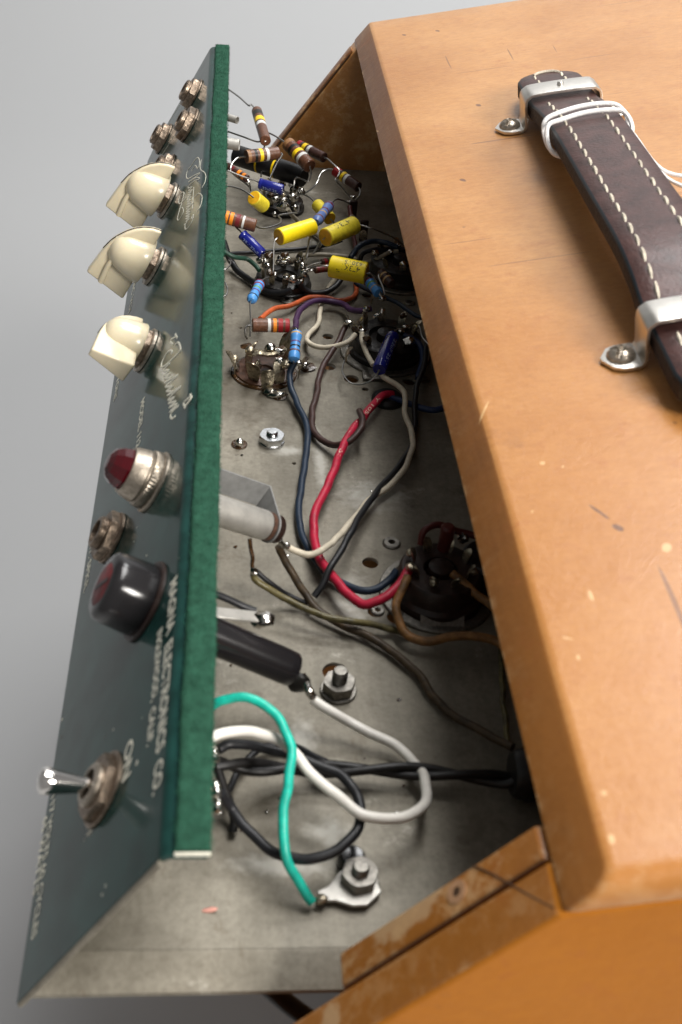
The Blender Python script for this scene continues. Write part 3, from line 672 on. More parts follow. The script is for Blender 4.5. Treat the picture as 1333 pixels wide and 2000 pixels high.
# ---- jacks
def jack(px, py, rn, label, m='dullnickel', rot=0.3):
    c = pn(px, py); ref = PV*math.cos(rot)+PU*math.sin(rot)
    j = mk('jack', ring(rn*0.45, rn*0.62, -0.012, rn*0.78, c, PN, 28, 0.0003), m, ch, label=label)
    mk('washer', ring(rn*0.6, rn*1.06, 0.0002, 0.0010, c, PN, 32, 0.0002), m, j)
    mk('nut', ring(rn*0.6, rn*1.02, 0.0010, rn*0.50, c, PN, 24, 0.0004, ref, True), m, j)
    for q in range(2): mk('thread', ring(rn*0.58, rn*0.66, rn*(0.55+0.11*q), rn*(0.61+0.11*q), c, PN, 24, 0.0001), m, j)
    return j
jack(380, 187, 0.0068, 'topmost input jack nearest the far corner', rot=0.2)
jack(372, 246, 0.0068, 'input jack below the topmost one', rot=0.55)
jack(322, 272, 0.0068, 'input jack at the lower left edge of the panel', rot=0.2)
jack(327, 333, 0.0066, 'input jack half hidden behind the ivory knob', rot=0.1)
jack(222, 1052, 0.0066, 'speaker jack above the black fuse cap', rot=0.25)

# ---- ivory pointer knobs
def knob(px, py, rot, label, sc_=1.0):
    c = pn(px, py)
    d1 = (PV*math.cos(rot)+PU*math.sin(rot)); d2 = PN.cross(d1)
    prof = [(0.0001, 0.0036), (0.0083, 0.0036), (0.0085, 0.0041), (0.0078, 0.0075), (0.0071, 0.0105), (0.0064, 0.0130), (0.0052, 0.0150), (0.0034, 0.0163), (0.0015, 0.0168), (0, 0.0169)]
    k = mk('knob', lathe([(r*sc_, a*sc_) for r, a in prof], c, PN, 40), 'ivory', ch, label=label)
    ol = [(0.0132, 0.0043), (0.0126, 0.0072), (0.0112, 0.0100), (0.0092, 0.0124), (0.0068, 0.0143), (0.0040, 0.0159), (0.0010, 0.0172), (-0.0030, 0.0181), (-0.0135, 0.0191), (-0.0148, 0.0050), (-0.0145, 0.0043)]
    v, f = [], []; n = len(ol)
    for s in (-1, 1):
        for (a, h) in ol:
            t = (0.0046-0.0030*(h-0.0043)/0.0148)*(1-0.70*max(0, a)/0.0132)
            v.append(c+(d1*a+PN*h+d2*(s*t))*sc_)
    f = [tuple(range(n)), tuple(range(2*n-1, n-1, -1))]+[(i, n+i, n+(i+1) % n, (i+1) % n) for i in range(n)]
    mk('pointer', bevel(fixn((v, f)), 0.0007, 3, 40), 'ivory', k, sharp=60)
    for s_ in ((-1, 1) if rot > -1 else ()):
        mk('flute', tube([c+(d1*-0.0135+PN*0.0135+d2*(s_*0.0030))*sc_, c+(d1*-0.004+PN*0.0142+d2*(s_*0.0034))*sc_, c+(d1*0.004+PN*0.0118+d2*(s_*0.0034))*sc_], 0.0011, 10, 5, rs=lambda t: 1-0.5*t), 'ivory', k)
    ln = [c+(d1*a+PN*(h+0.00008))*sc_ for a, h in ol[:8]]
    mk('pointer_line', tube(ln, 0.00018, 6, 3), 'line', k)
    mk('washer', ring(0.0040, 0.0072, 0.0002, 0.0012, c, PN, 36, 0.0002), 'nickel', k)
    mk('nut', ring(0.0036, 0.0062, 0.0013, 0.0041, c, PN, 24, 0.0003, d1, True), 'dullnickel', k)
    return k
knob(330, 393, 0.0, 'uppermost ivory pointer knob')
knob(303, 521, 0.03, 'middle ivory pointer knob')
knob(288, 686, -1.36, 'lowest ivory knob turned end on', 0.88)

# ---- pilot lamp
c = pn(303, 943)
lam = mk('pilot_lamp', lathe([(r_*0.92, a_*0.93) for r_, a_ in [(0.0056, 0.0010), (0.0078, 0.0010), (0.0080, 0.0016), (0.0078, 0.0034), (0.0072, 0.0038), (0.0072, 0.0042), (0.0074, 0.0045), (0.0068, 0.0074), (0.0063, 0.0085), (0.0050, 0.0087)]], c, PN, 96, fac=lambda q, a: 1+(0.016*math.cos(q*48) if 0.0012 < a < 0.0034 else 0)), 'oldnickel', ch, label='nickel pilot lamp with red jewel')
mk('flange', ring(0.0050, 0.0080, 0.0001, 0.0010, c, PN, 40, 0.0004), 'oldnickel', lam)
jv, jf = lathe([(r_*0.92, a_*0.93) for r_, a_ in [(0.0058, 0.0080), (0.0058, 0.0092), (0.0053, 0.0110), (0.0041, 0.0128), (0.0021, 0.0138), (0, 0.0139)]], c, PN, 10)
mk('jewel', fixn((jv, jf)), 'ruby', lam, smooth=False)
# ---- fuse cap
c = pn(287, 1176)
fac = lambda q, a: 0.94*(1+0.014*math.cos(8*q))
fc = mk('fuse_cap', lathe([(0, 0.0010), (0.0084, 0.0010), (0.0086, 0.0015), (0.0082, 0.0082), (0.0079, 0.0096), (0.0071, 0.0103), (0.0052, 0.0105), (0.0050, 0.0100), (0, 0.0100)], c, PN, 48, fac=fac), 'blackplastic', ch, label='black bakelite fuse cap with red slotted face')
mk('face', lathe([(0, 0.01005), (0.0049, 0.01005), (0.0049, 0.0104), (0.0046, 0.0106), (0, 0.0106)], c, PN, 36), 'reddot', fc)
mk('slot', bevel(prism([(-0.0036, -0.0005), (0.0036, -0.0005), (0.0036, 0.0005), (-0.0036, 0.0005)], c+PN*0.01055, (PV*0.9+PU*0.43).normalized(), (PU*0.9-PV*0.43).normalized(), PN, 0.0002), 0.0001, 1), 'b_black', fc)
mk('base_washer', ring(0.004, 0.0092, 0.0001, 0.0010, c, PN, 40, 0.0003), 'brownbake', fc)
# ---- toggle switch
c = pn(204, 1542)
tg = mk('toggle_switch', ring(0.0030, 0.0044, 0.0001, 0.0036, c, PN, 32, 0.0005), 'nickel', ch, label='chrome bat toggle switch')
mk('nut', ring(0.0043, 0.0068, 0.0008, 0.0024, c, PN, 24, 0.0005, PV, True), 'dullnickel', tg)
mk('washer', ring(0.0043, 0.0076, 0.0001, 0.0008, c, PN, 36, 0.0003), 'dullnickel', tg)
mk('socket_bottom', lathe([(0.0030, 0.0018), (0.0030, 0.0022), (0, 0.0022)], c, PN, 20), 'b_black', tg)
b0 = c+PN*0.0020; bt = on(78, 1524, EY, b0.y-0.001); bd = (bt-b0); bl_ = bd.length
mk('bat_lever', lathe([(0, 0), (0.0015, 0.0), (0.0017, bl_*0.3), (0.0024, bl_*0.75), (0.0027, bl_*0.92), (0.0024, bl_*0.99), (0.0014, bl_*1.03), (0, bl_*1.045)], b0, bd, 28), 'chrome', tg)

# ================================================================== wiring and components on the base plate
def hs(h, n):
    if isinstance(h, (int, float)): return [h/1000]*n
    out = []
    for i in range(n):
        t = i/(n-1)*(len(h)-1); a = min(int(t), len(h)-2); out.append((h[a]+(h[a+1]-h[a])*(t-a))/1000)
    return out
def path(pts, h): return [fl(x, y, q) for (x, y), q in zip(pts, hs(h, len(pts)))]
def wire(pts, hw, m, h, label=None, name='wire', k=6, parent=None, n=10):
    p = path(pts, h); r = mm(hw, p[len(p)//2])
    if name == 'wire':
        q = smooth_path(p, 4); sd_w = len(pts)*1.7+hw
        p = [x+V((noise.noise(x*170+V((sd_w, 0, 0))), noise.noise(x*170+V((0, sd_w, 0))), 0.6*noise.noise(x*170+V((0, 0, sd_w)))))*0.00055 for x in q]; k = 2
    return mk(name, tube(p, r, n, k), m, parent or ch, label=label)
def lead(pts, h, parent, hw=1.7, m='lead'):
    p = path(pts, h); return mk('lead', tube(p, mm(hw, p[len(p)//2]), 7, 5), m, parent)
def resistor(A, B, wpx, hA, hB, bands, m='brownres', label=None, leads=(), film=False):
    a, b = fl(*A, hA/1000), fl(*B, hB/1000); ax = b-a; L = ax.length; mid = (a+b)/2; r = mm(wpx/2, mid)
    if film:
        pf = [(0, 0), (r*0.55, 0.0), (r*0.92, L*0.05), (r, L*0.13), (r*0.97, L*0.24), (r*0.86, L*0.30), (r*0.86, L*0.70), (r*0.97, L*0.76), (r, L*0.87), (r*0.92, L*0.95), (r*0.55, L), (0, L)]
    else:
        e = min(r*0.12, L*0.05); pf = [(0, 0), (r-e, 0), (r, e), (r, L-e), (r-e, L), (0, L)]
    o = mk('resistor', lathe(pf, a, ax, 26), m, ch, label=label)
    for (t, w, c) in bands:
        rr = r*1.012
        if film and 0.3 < t < 0.7: rr = r*0.875
        elif film and 0.24 < t < 0.76: rr = r*0.95
        mk('band', ring(rr*0.9, rr, L*t-L*w/2, L*t+L*w/2, a, ax, 26), 'b_'+c, o)
    for (pts, h) in leads: lead(pts, h, o)
    return o
def capacitor(A, B, wpx, hA, hB, m='yellow', label=None, leads=(), cap='amber', elco=False):
    a, b = fl(*A, hA/1000), fl(*B, hB/1000); ax = b-a; L = ax.length; r = mm(wpx/2, (a+b)/2); e = r*0.06
    if elco:
        pf = [(0, L*0.02), (r*0.72, L*0.02), (r*0.74, 0), (r*0.93, 0), (r, L*0.03), (r, L*0.10), (r*0.90, L*0.125), (r*0.90, L*0.14), (r, L*0.17), (r, L*0.96), (r*0.9, L), (r*0.7, L), (r*0.68, L*0.985), (0, L*0.985)]
    else:
        pf = [(r*0.90, 0.0), (r-e, 0), (r, e), (r, L-e), (r-e, L), (r*0.90, L)]
    o = mk('capacitor', lathe(pf, a, ax, 36), m, ch, label=label)
    if not elco:
        mk('end_seal', lathe([(0, -0.0001), (r*0.88, -0.0001), (r*0.90, 0.0002), (0, 0.0003)], a, ax, 30), cap, o)
        mk('end_seal', lathe([(0, L-0.0003), (r*0.90, L-0.0002), (r*0.88, L+0.0001), (0, L+0.0001)], a, ax, 30), cap, o)
    else:
        mk('end_seal', lathe([(0, L*0.021), (r*0.70, L*0.021), (r*0.70, L*0.012), (r*0.3, L*0.008), (0, L*0.008)], a, ax, 24), 'alu', o)
    for (pts, h) in leads: lead(pts, h, o)
    o['_a'] = 0; del o['_a']
    return o, a, ax.normalized(), L, r
def print_on(o, a, ax, L, r, txt, t0, t1, ang, size, flip=1, m='b_black'):
    """lettering wrapped round a cylinder"""
    cu = bpy.data.curves.new('t', 'FONT'); cu.body = txt; cu.size = 1.0; cu.resolution_u = 2
    to = bpy.data.objects.new('t', cu); sc.collection.objects.link(to)
    d = bpy.context.evaluated_depsgraph_get(); me = bpy.data.meshes.new_from_object(to.evaluated_get(d)); bpy.data.objects.remove(to)
    xs = [q.co.x for q in me.vertices]; x0, x1 = min(xs), max(xs)
    toc = (C-(a+ax*L/2)); e1 = (toc-ax*ax.dot(toc)).normalized(); e2 = ax.cross(e1)
    for q in me.vertices:
        s = (q.co.x-x0)/(x1-x0); t = t0+(t1-t0)*s; th = ang+flip*(q.co.y/0.72*size)/r
        q.co = a+ax*(L*t)+(e1*math.cos(th)+e2*math.sin(th))*(r*1.006)
    me.materials.append(M[m]); q = bpy.data.objects.new('lettering', me); sc.collection.objects.link(q); q.parent = o

# ---- resistors of the input network
resistor((502, 217), (519, 275), 21, 27, 27, [(0.17, 0.13, 'black'), (0.38, 0.12, 'yellow'), (0.53, 0.09, 'silver')], label='brown resistor standing highest against the grey backdrop',
         leads=[([(446, 174), (468, 190), (486, 206), (491, 204), (502, 217)], (27, 27)), ([(519, 275), (516, 292), (513, 318), (510, 345)], (27, 22, 14, 10))])
resistor((481, 306), (544, 299), 25, 24, 24, [(0.06, 0.10, 'tan'), (0.26, 0.08, 'black'), (0.43, 0.10, 'yellow'), (0.62, 0.09, 'silver')], label='brown resistor lying level below the highest one',
         leads=[([(481, 306), (466, 308), (455, 318), (451, 333), (462, 345), (480, 358), (490, 368)], (24, 23, 22, 20, 17, 12, 9)), ([(544, 299), (552, 302), (540, 322), (527, 350)], (24, 24, 22, 19))])
resistor((563, 281), (606, 325), 27, 25, 22, [(0.08, 0.12, 'tan'), (0.30, 0.09, 'black'), (0.50, 0.11, 'yellow'), (0.68, 0.09, 'silver')], label='brown resistor tilted down to the right',
         leads=[([(446, 257), (475, 267), (505, 277), (513, 268), (519, 259), (535, 264), (565, 283)], (24, 25, 25, 26, 26, 26, 25)), ([(606, 325), (608, 340), (602, 354), (590, 350), (578, 348), (574, 364), (570, 384)], (22, 19, 17, 17, 16, 13, 9))])
resistor((585, 284), (634, 308), 20, 20, 20, [(0.05, 0.12, 'red'), (0.27, 0.12, 'yellow'), (0.45, 0.10, 'silver')], 'darkres', label='dark resistor behind the tilted brown one',
         leads=[([(634, 308), (642, 312), (656, 325), (664, 334), (660, 345), (656, 352), (668, 366), (684, 386)], (20, 20, 19, 18, 17, 17, 14, 10))])
resistor((655, 334), (701, 366), 20, 16, 14, [(0.12, 0.22, 'red'), (0.38, 0.10, 'yellow'), (0.52, 0.09, 'silver')], 'darkres', label='dark resistor nearest the cabinet opening',
         leads=[([(655, 334), (645, 330), (631, 335), (624, 345), (620, 356), (610, 368), (597, 377)], (16, 16, 15, 14, 13, 11, 9)), ([(701, 366), (704, 374), (702, 382), (695, 390)], (14, 13, 12, 10))])
resistor((440, 424), (500, 441), 26, 22, 20, [(0.06, 0.10, 'orange'), (0.22, 0.11, 'orange'), (0.42, 0.13, 'maroon'), (0.60, 0.07, 'silver')], label='brown resistor with two orange bands poking out from the felt',
         leads=[([(500, 442), (508, 445), (522, 445), (546, 437), (549, 428), (545, 421), (565, 417), (582, 414), (584, 402)], (20, 19, 18, 16, 15, 14, 13, 12, 10))])
resistor((444, 324), (484, 350), 15, 16, 14, [(0.3, 0.14, 'maroon'), (0.62, 0.12, 'orange'), (0.84, 0.12, 'orange')], 'darkres', label='small dark resistor in shadow beside the felt', leads=[([(484, 350), (488, 360), (490, 372)], (14, 12, 8))])
resistor((493, 635), (566, 636), 27, 13, 13, [(0.45, 0.08, 'silver'), (0.60, 0.09, 'orange'), (0.75, 0.12, 'red'), (0.93, 0.11, 'red')], label='large brown resistor above the bare lug socket',
         leads=[([(493, 636), (485, 636), (480, 641), (479, 654), (483, 662)], (13, 13, 13, 11, 9)), ([(566, 636), (569, 640), (563, 652), (556, 664)], (13, 13, 11, 9))])
resistor((615, 527), (643, 523), 15, 11, 11, [(0.2, 0.16, 'maroon'), (0.5, 0.16, 'maroon'), (0.78, 0.1, 'brown')], label='small brown resistor left of the printed yellow capacitor', leads=[([(615, 527), (606, 529), (596, 533)], (11, 11, 9))])
resistor((628, 512), (648, 508), 12, 9, 9, [(0.35, 0.25, 'red'), (0.75, 0.2, 'green')], 'darkres', leads=[([(628, 512), (610, 517), (598, 524)], (9, 9, 9))])
resistor((618, 434), (645, 400), 21, 18, 16, [(0.15, 0.05, 'brown'), (0.42, 0.05, 'gold'), (0.58, 0.05, 'maroon'), (0.87, 0.06, 'maroon')], 'blueresd', film=True, label='slate blue resistor between the yellow capacitors',
         leads=[([(645, 400), (650, 394), (658, 389), (668, 391), (684, 398)], (16, 16, 15, 13, 11)), ([(618, 434), (612, 444), (604, 470), (600, 500), (592, 520)], (18, 18, 15, 12, 9))])
resistor((491, 587), (509, 552), 21, 12, 12, [(0.15, 0.05, 'black'), (0.42, 0.05, 'purple'), (0.58, 0.06, 'green'), (0.76, 0.04, 'red'), (0.90, 0.05, 'maroon')], 'blueres', film=True, label='light blue resistor hanging left of the black tube socket',
         leads=[([(491, 587), (489, 596), (490, 625), (489, 657)], (12, 12, 11, 8)), ([(509, 552), (513, 547), (527, 541)], (12, 12, 9))])
resistor((580, 647), (574, 705), 23, 16, 11, [(0.12, 0.05, 'gold'), (0.40, 0.04, 'purple'), (0.55, 0.05, 'black'), (0.70, 0.04, 'brown')], 'blueres', film=True, label='light blue resistor standing at the bare lug socket',
         leads=[([(580, 647), (578, 641), (572, 642), (566, 652), (559, 664)], (16, 16, 15, 12, 9)), ([(574, 705), (573, 713)], (11, 8))])
resistor((719, 548), (741, 574), 21, 11, 10, [(0.12, 0.08, 'maroon'), (0.34, 0.09, 'green'), (0.60, 0.05, 'gold')], 'blueres', film=True, label='light blue resistor in the cabinet shadow', leads=[([(741, 574), (748, 584)], (10, 9))])
resistor((744, 533), (766, 556), 20, 10, 9, [(0.30, 0.1, 'gold'), (0.6, 0.1, 'gold')], 'darkres', label='dark banded resistor deep under the cabinet top', leads=[([(744, 533), (740, 540), (748, 560), (752, 575)], (10, 11, 10, 8))])
# ---- yellow film capacitors
o, a, ax, L, r = capacitor((545, 463), (611, 442), 33, 20, 20, label='plain yellow capacitor nearest the panel', leads=[([(545, 463), (541, 466), (536, 474), (535, 500), (534, 528), (530, 538)], (20, 20, 19, 15, 11, 9)), ([(611, 442), (606, 470), (598, 500), (590, 520)], (19, 16, 12, 9))])
o, a, ax, L, r = capacitor((636, 464), (692, 440), 36, 18, 18, 'yellowold', label='aged yellow capacitor with faint print, right of the plain one', leads=[([(692, 440), (704, 440), (720, 444), (737, 450), (770, 465), (792, 482)], (18, 18, 18, 17, 14, 10)), ([(636, 464), (626, 474), (612, 496)], (18, 15, 11))])
print_on(o, a, ax, L, r, '473K', 0.75, 0.25, -0.95, 0.0022, 1)
o, a, ax, L, r = capacitor((646, 520), (716, 534), 43, 14, 14, label='yellow capacitor printed 473K1, lowest of the three', leads=[([(716, 534), (724, 535), (734, 548), (742, 568), (748, 584)], (14, 14, 13, 11, 9)), ([(646, 520), (630, 519), (612, 521), (597, 527)], (14, 14, 12, 9))])
print_on(o, a, ax, L, r, '473K1', 0.86, 0.36, -0.42, 0.0021, 1)
print_on(o, a, ax, L, r, '630V5', 0.88, 0.40, -0.98, 0.0020, 1)
print_on(o, a, ax, L, r, '%', 0.32, 0.22, 0.1, 0.0012, 1)
capacitor((496, 386), (515, 402), 29, 19, 14, 'yellowold', label='yellow capacitor seen end on beside the felt', leads=[([(496, 386), (488, 380), (476, 372), (460, 366), (443, 363)], (19.5, 20, 20, 20, 20)), ([(515, 402), (520, 408)], (14, 10))])
capacitor((645, 427), (620, 400), 25, 13, 14, 'yellowold', label='yellow capacitor half hidden behind the slate blue resistor', leads=[([(645, 427), (650, 432), (656, 440)], (13, 12, 10)), ([(620, 400), (606, 386), (592, 380), (576, 382)], (14, 13, 12, 10))])
# ---- blue electrolytics
def elco(A, B, w, hA, hB, label, leads, txt, ang=0.5):
    o, a, ax, L, r = capacitor(A, B, w, hA, hB, 'bluecap', label, leads, elco=True)
    print_on(o, a, ax, L, r, txt, 0.2, 0.92, ang, r*0.5, -1, 'bluelight')
    return o
elco((507, 358), (553, 371), 21, 17, 16, 'small blue electrolytic capacitor beside the upper tube socket', [([(507, 358), (500, 353), (475, 345), (445, 333)], (17, 18, 20, 22)), ([(553, 371), (560, 376), (568, 384)], (16, 14, 10))], '22uF 25V', 0.9)
elco((473, 457), (513, 496), 21, 17, 12, 'small blue electrolytic capacitor leaning out from the felt', [([(473, 457), (468, 450), (443, 427)], (17, 18, 20)), ([(513, 496), (518, 506), (520, 520)], (12, 10, 8))], '25V 22uF', 0.8)
elco((768, 657), (741, 722), 28, 12, 10, 'blue electrolytic capacitor under the edge of the cabinet top', [([(768, 657), (769, 650), (776, 643), (788, 643), (808, 633), (820, 638), (826, 659), (843, 678)], (12, 12, 12, 12, 12, 11, 10, 9)), ([(741, 722), (737, 730), (729, 740), (711, 750), (692, 750), (679, 743), (669, 725), (673, 704)], (10, 9, 8, 6, 5, 5, 5, 6))], '22uF 25V', -0.25)
bc, a, ax, L, r = capacitor((462, 303), (594, 346), 40, 13, 13, 'blackrubber', 'large black tubular capacitor with yellow stripes behind the resistors', cap='b_black')
for t in (0.36, 0.60): mk('stripe', ring(r*0.98, r*1.008, L*t-0.0004, L*t+0.0005, a, ax, 36), 'b_yellow', bc)

# ---- wires
wire([(573, 708), (566, 730), (571, 760), (583, 791), (599, 832), (600, 869), (591, 935), (584, 990), (587, 1036), (607, 1079), (638, 1120), (673, 1144), (704, 1153), (735, 1150), (763, 1130), (779, 1112)], 7.5, 'w_navy', (9, 4, 2.2, 2, 2, 2, 2, 2.5, 4, 7), 'navy blue wire running down beside the red wire')
red = wire([(766, 770), (753, 771), (739, 780), (712, 814), (689, 838), (673, 865), (654, 916), (634, 962), (616, 1005), (613, 1040), (622, 1083), (642, 1114), (668, 1150), (706, 1177), (732, 1176), (757, 1163), (785, 1137), (803, 1110)], 9, 'w_red', (2.5, 4, 6, 6, 6, 5, 5, 6, 8, 10), 'crimson wire with pale print running to the rectifier socket')
for (x0, y0_, x1, y1_, s) in ((741, 776, 715, 808, 'Y 105'), (700, 824, 684, 846, 'AWG'), (668, 876, 640, 946, '600V 18')):
    A, B = fl(x0, y0_, 0.0066), fl(x1, y1_, 0.0066)
    cu = bpy.data.curves.new('t', 'FONT'); cu.body = s; cu.size = 1; cu.resolution_u = 2
    to = bpy.data.objects.new('t', cu); sc.collection.objects.link(to); d_ = bpy.context.evaluated_depsgraph_get()
    me = bpy.data.meshes.new_from_object(to.evaluated_get(d_)); bpy.data.objects.remove(to)
    xs = [q.co.x for q in me.vertices]; u = B-A; Ln = u.length; u /= Ln; tc_ = (C-A).normalized(); vv = tc_.cross(u).normalized(); nn = u.cross(vv)
    for q in me.vertices: q.co = A+u*((q.co.x-min(xs))/(max(xs)-min(xs))*Ln)+vv*((q.co.y/0.72-0.5)*0.0011)+tc_*0.00075
    me.materials.append(M['w_cream']); q = bpy.data.objects.new('lettering', me); sc.collection.objects.link(q); q.parent = red
wire([(680, 630), (672, 645), (658, 673), (634, 711), (622, 745), (619, 770), (611, 798), (609, 830), (622, 853), (650, 869), (673, 867), (693, 853), (706, 834), (708, 814), (702, 802)], 6.5, 'w_brown', (9, 7, 4, 2, 2, 2, 2, 3, 6, 8, 9, 7.5), 'brown wire hooked round the red wire')
wire([(743, 724), (753, 738), (774, 750), (790, 771), (793, 806), (804, 845), (804, 884), (786, 919), (759, 951), (716, 982), (689, 1017), (657, 1052), (626, 1077), (603, 1084), (576, 1075), (560, 1067)], 6, 'w_cream', (8, 7, 6, 5, 4, 3, 4, 9, 12, 14), 'long cream wire from the blue capacitor to the pilot lamp holder')
wire([(838, 655), (833, 680), (829, 710), (812, 770), (810, 818), (804, 869), (790, 896), (751, 943), (712, 994), (685, 1040), (657, 1091), (634, 1132), (612, 1165)], 6, 'w_black', (9, 8, 6, 4, 2, 2, 2, 5, 9, 9, 6, 3), 'thin black wire crossing over the cream wire')
wire([(696, 652), (675, 669), (648, 678), (617, 676), (601, 666), (605, 652), (620, 635), (626, 610), (629, 588)], 5, 'w_cream', (9, 7, 5, 4, 3, 2.5, 2, 2, 2), 'short cream wire bent back beneath the purple wire')
wire([(707, 650), (709, 667), (718, 692), (731, 713)], 5, 'w_cream', (9, 8, 6, 6), 'short cream wire beside the blue capacitor')
wire([(508, 622), (534, 604), (572, 595), (599, 583), (634, 581), (662, 586), (686, 583), (697, 569), (696, 550), (696, 540)], 4.8, 'w_orange', (6, 4, 2, 1.5, 1.5, 1.5, 1.5, 2), 'orange wire')
wire([(577, 644), (579, 621), (593, 600), (617, 588), (644, 588), (668, 593), (684, 604), (703, 607), (724, 602)], 5.8, 'w_purple', (11, 8, 6, 5, 4, 4, 5, 6, 8), 'purple wire')
wire([(438, 490), (458, 502), (482, 505), (497, 516), (508, 529)], 4.5, 'w_green', (14, 12, 10, 9, 8), 'dark green wire coming from under the felt')
wire([(438, 470), (446, 498), (456, 516), (472, 535), (496, 552), (520, 569), (544, 573), (568, 567)], 6.5, 'w_black', (10, 6, 3, 2, 2, 2, 3, 5), 'black wire curving under the black tube socket')
wire([(440, 497), (470, 494), (516, 491), (582, 486), (641, 478), (668, 470)], 3.8, 'w_black', (3, 1.5, 1.2, 1.2, 2, 4), 'thin black wire lying straight across the plate')
wire([(582, 550), (592, 562), (610, 572), (634, 573), (655, 560), (668, 542), (680, 528)], 5.8, 'w_black', (7, 4, 2, 2, 3, 5, 6), 'black wire leading right from the black tube socket')
wire([(640, 566), (652, 548), (664, 528)], 5, 'w_greycream', (1.6, 1.6, 3))
wire([(568, 507), (590, 500), (613, 497), (644, 497), (680, 502), (700, 508)], 4.2, 'w_greycream', (9, 5, 3, 3, 3, 4), 'grey cream wire behind the printed yellow capacitor')
wire([(563, 408), (573, 422), (585, 434), (606, 450), (622, 462), (628, 472), (624, 480)], 4.2, 'w_greycream', (9, 5, 2, 1.5, 1.5, 2, 3), 'grey cream wire from the upper tube socket')
wire([(685, 503), (690, 494), (698, 484), (714, 474), (736, 471), (755, 474), (777, 482)], 5.2, 'w_navy', (8, 9, 10, 11, 11, 11, 10), 'navy blue wire arching over the shaded socket')
wire([(704, 512), (707, 500), (714, 493), (730, 488), (755, 487), (780, 486), (798, 488)], 4.5, 'w_black', (4, 6, 7, 8, 8, 8, 8))
wire([(708, 513), (722, 512), (735, 508), (748, 500), (762, 493), (778, 491)], 4.2, 'w_greycream', (5, 5, 7, 8, 9, 9))
wire([(694, 552), (710, 562), (728, 570), (745, 578), (762, 586), (780, 594), (806, 612), (830, 622)], 4.4, 'w_navy', (3, 3, 4, 5, 5, 5, 6, 6))
wire([(790, 655), (805, 661), (818, 672), (826, 690), (824, 712), (815, 740)], 6, 'w_blue', (9, 9, 8, 7, 5, 4))
wire([(764, 776), (778, 780), (795, 788), (821, 797), (850, 800), (885, 790)], 6.5, 'w_blue', (2, 2.5, 2.5, 2.5, 3, 4), 'dark blue wire leaving the grommet to the right')
wire([(684, 404), (685, 425), (689, 448), (692, 470), (695, 492)], 4.6, 'w_darkred', (10, 8, 5, 3, 2), 'dark red wire at the far terminal')
wire([(497, 1112), (500, 1130), (522, 1148), (558, 1168), (599, 1189), (640, 1204), (686, 1212), (732, 1219), (776, 1231), (800, 1240)], 6.8, 'w_olive', (12, 11, 9, 7, 6, 5.5, 5, 3.5, 2, 1.6), 'olive cloth covered wire crossing over the brown one')
wire([(500, 1117), (530, 1140), (560, 1160), (592, 1176), (610, 1180)], 5, 'w_black', (12, 9, 5, 3, 2))
wire([(546, 1068), (552, 1085), (565, 1110), (594, 1153), (619, 1189), (665, 1219), (716, 1242), (762, 1270), (808, 1306), (844, 1352), (874, 1388), (920, 1416), (966, 1441), (1000, 1460)], 8, 'w_cloth', (15, 12, 9, 5, 3, 2, 2, 2, 2, 2, 2, 3, 4, 5), 'dark brown cloth covered wire running to the rubber bushing')
wire([(798, 1128), (786, 1152), (776, 1184), (780, 1216), (800, 1240), (834, 1250), (874, 1247), (920, 1242), (961, 1250), (990, 1268), (1008, 1292), (1018, 1330)], 9, 'w_tan', (10, 9, 7, 5, 4, 4, 5, 6, 6, 6, 5, 4), 'tan cloth wire looping from the rectifier socket')
wire([(884, 1120), (905, 1138), (931, 1158), (966, 1187), (995, 1212), (1015, 1240)], 8.5, 'w_tan', (10, 9, 8, 7, 6, 5), 'second tan cloth wire vanishing under the cabinet top')
wire([(978, 1262), (980, 1310), (983, 1360), (988, 1410), (993, 1452)], 5.5, 'w_olive', (3, 3, 3, 4, 5), 'thin olive wire beneath the cabinet edge')
wire([(400, 1398), (415, 1381), (436, 1368), (471, 1362), (512, 1374), (543, 1402), (563, 1437), (571, 1473), (566, 1524), (556, 1575), (553, 1626), (559, 1677), (579, 1718), (603, 1753), (611, 1762)], 10, 'w_teal', (18, 20, 22, 23, 23, 22, 21, 20, 18, 16, 13, 10, 6, 3, 2), 'bright teal green ground wire')
wire([(610, 1366), (640, 1386), (676, 1407), (716, 1427), (757, 1448), (798, 1476), (823, 1509), (835, 1540), (829, 1570), (803, 1593), (762, 1601), (716, 1593), (676, 1570), (640, 1539), (604, 1504), (568, 1465), (533, 1441), (487, 1427), (446, 1429), (412, 1443), (396, 1456)], 11, 'w_white', (9, 8, 6, 5, 4, 4, 5, 7, 9, 11, 12, 13, 14, 15, 16, 17, 18, 18, 18, 18, 17), 'thick white wire in a wide loop from the fuse holder')
wire([(432, 1548), (440, 1562), (456, 1585), (492, 1631), (533, 1662), (579, 1677), (624, 1672), (670, 1652), (698, 1621), (707, 1590), (701, 1560), (686, 1534), (655, 1509), (604, 1488), (553, 1471), (502, 1458), (451, 1452), (425, 1462)], 10.5, 'w_black', (14, 11, 8, 7, 8, 9, 10, 11, 11, 12, 12, 13, 14, 14, 14), 'thick black wire in a loop below the white one')
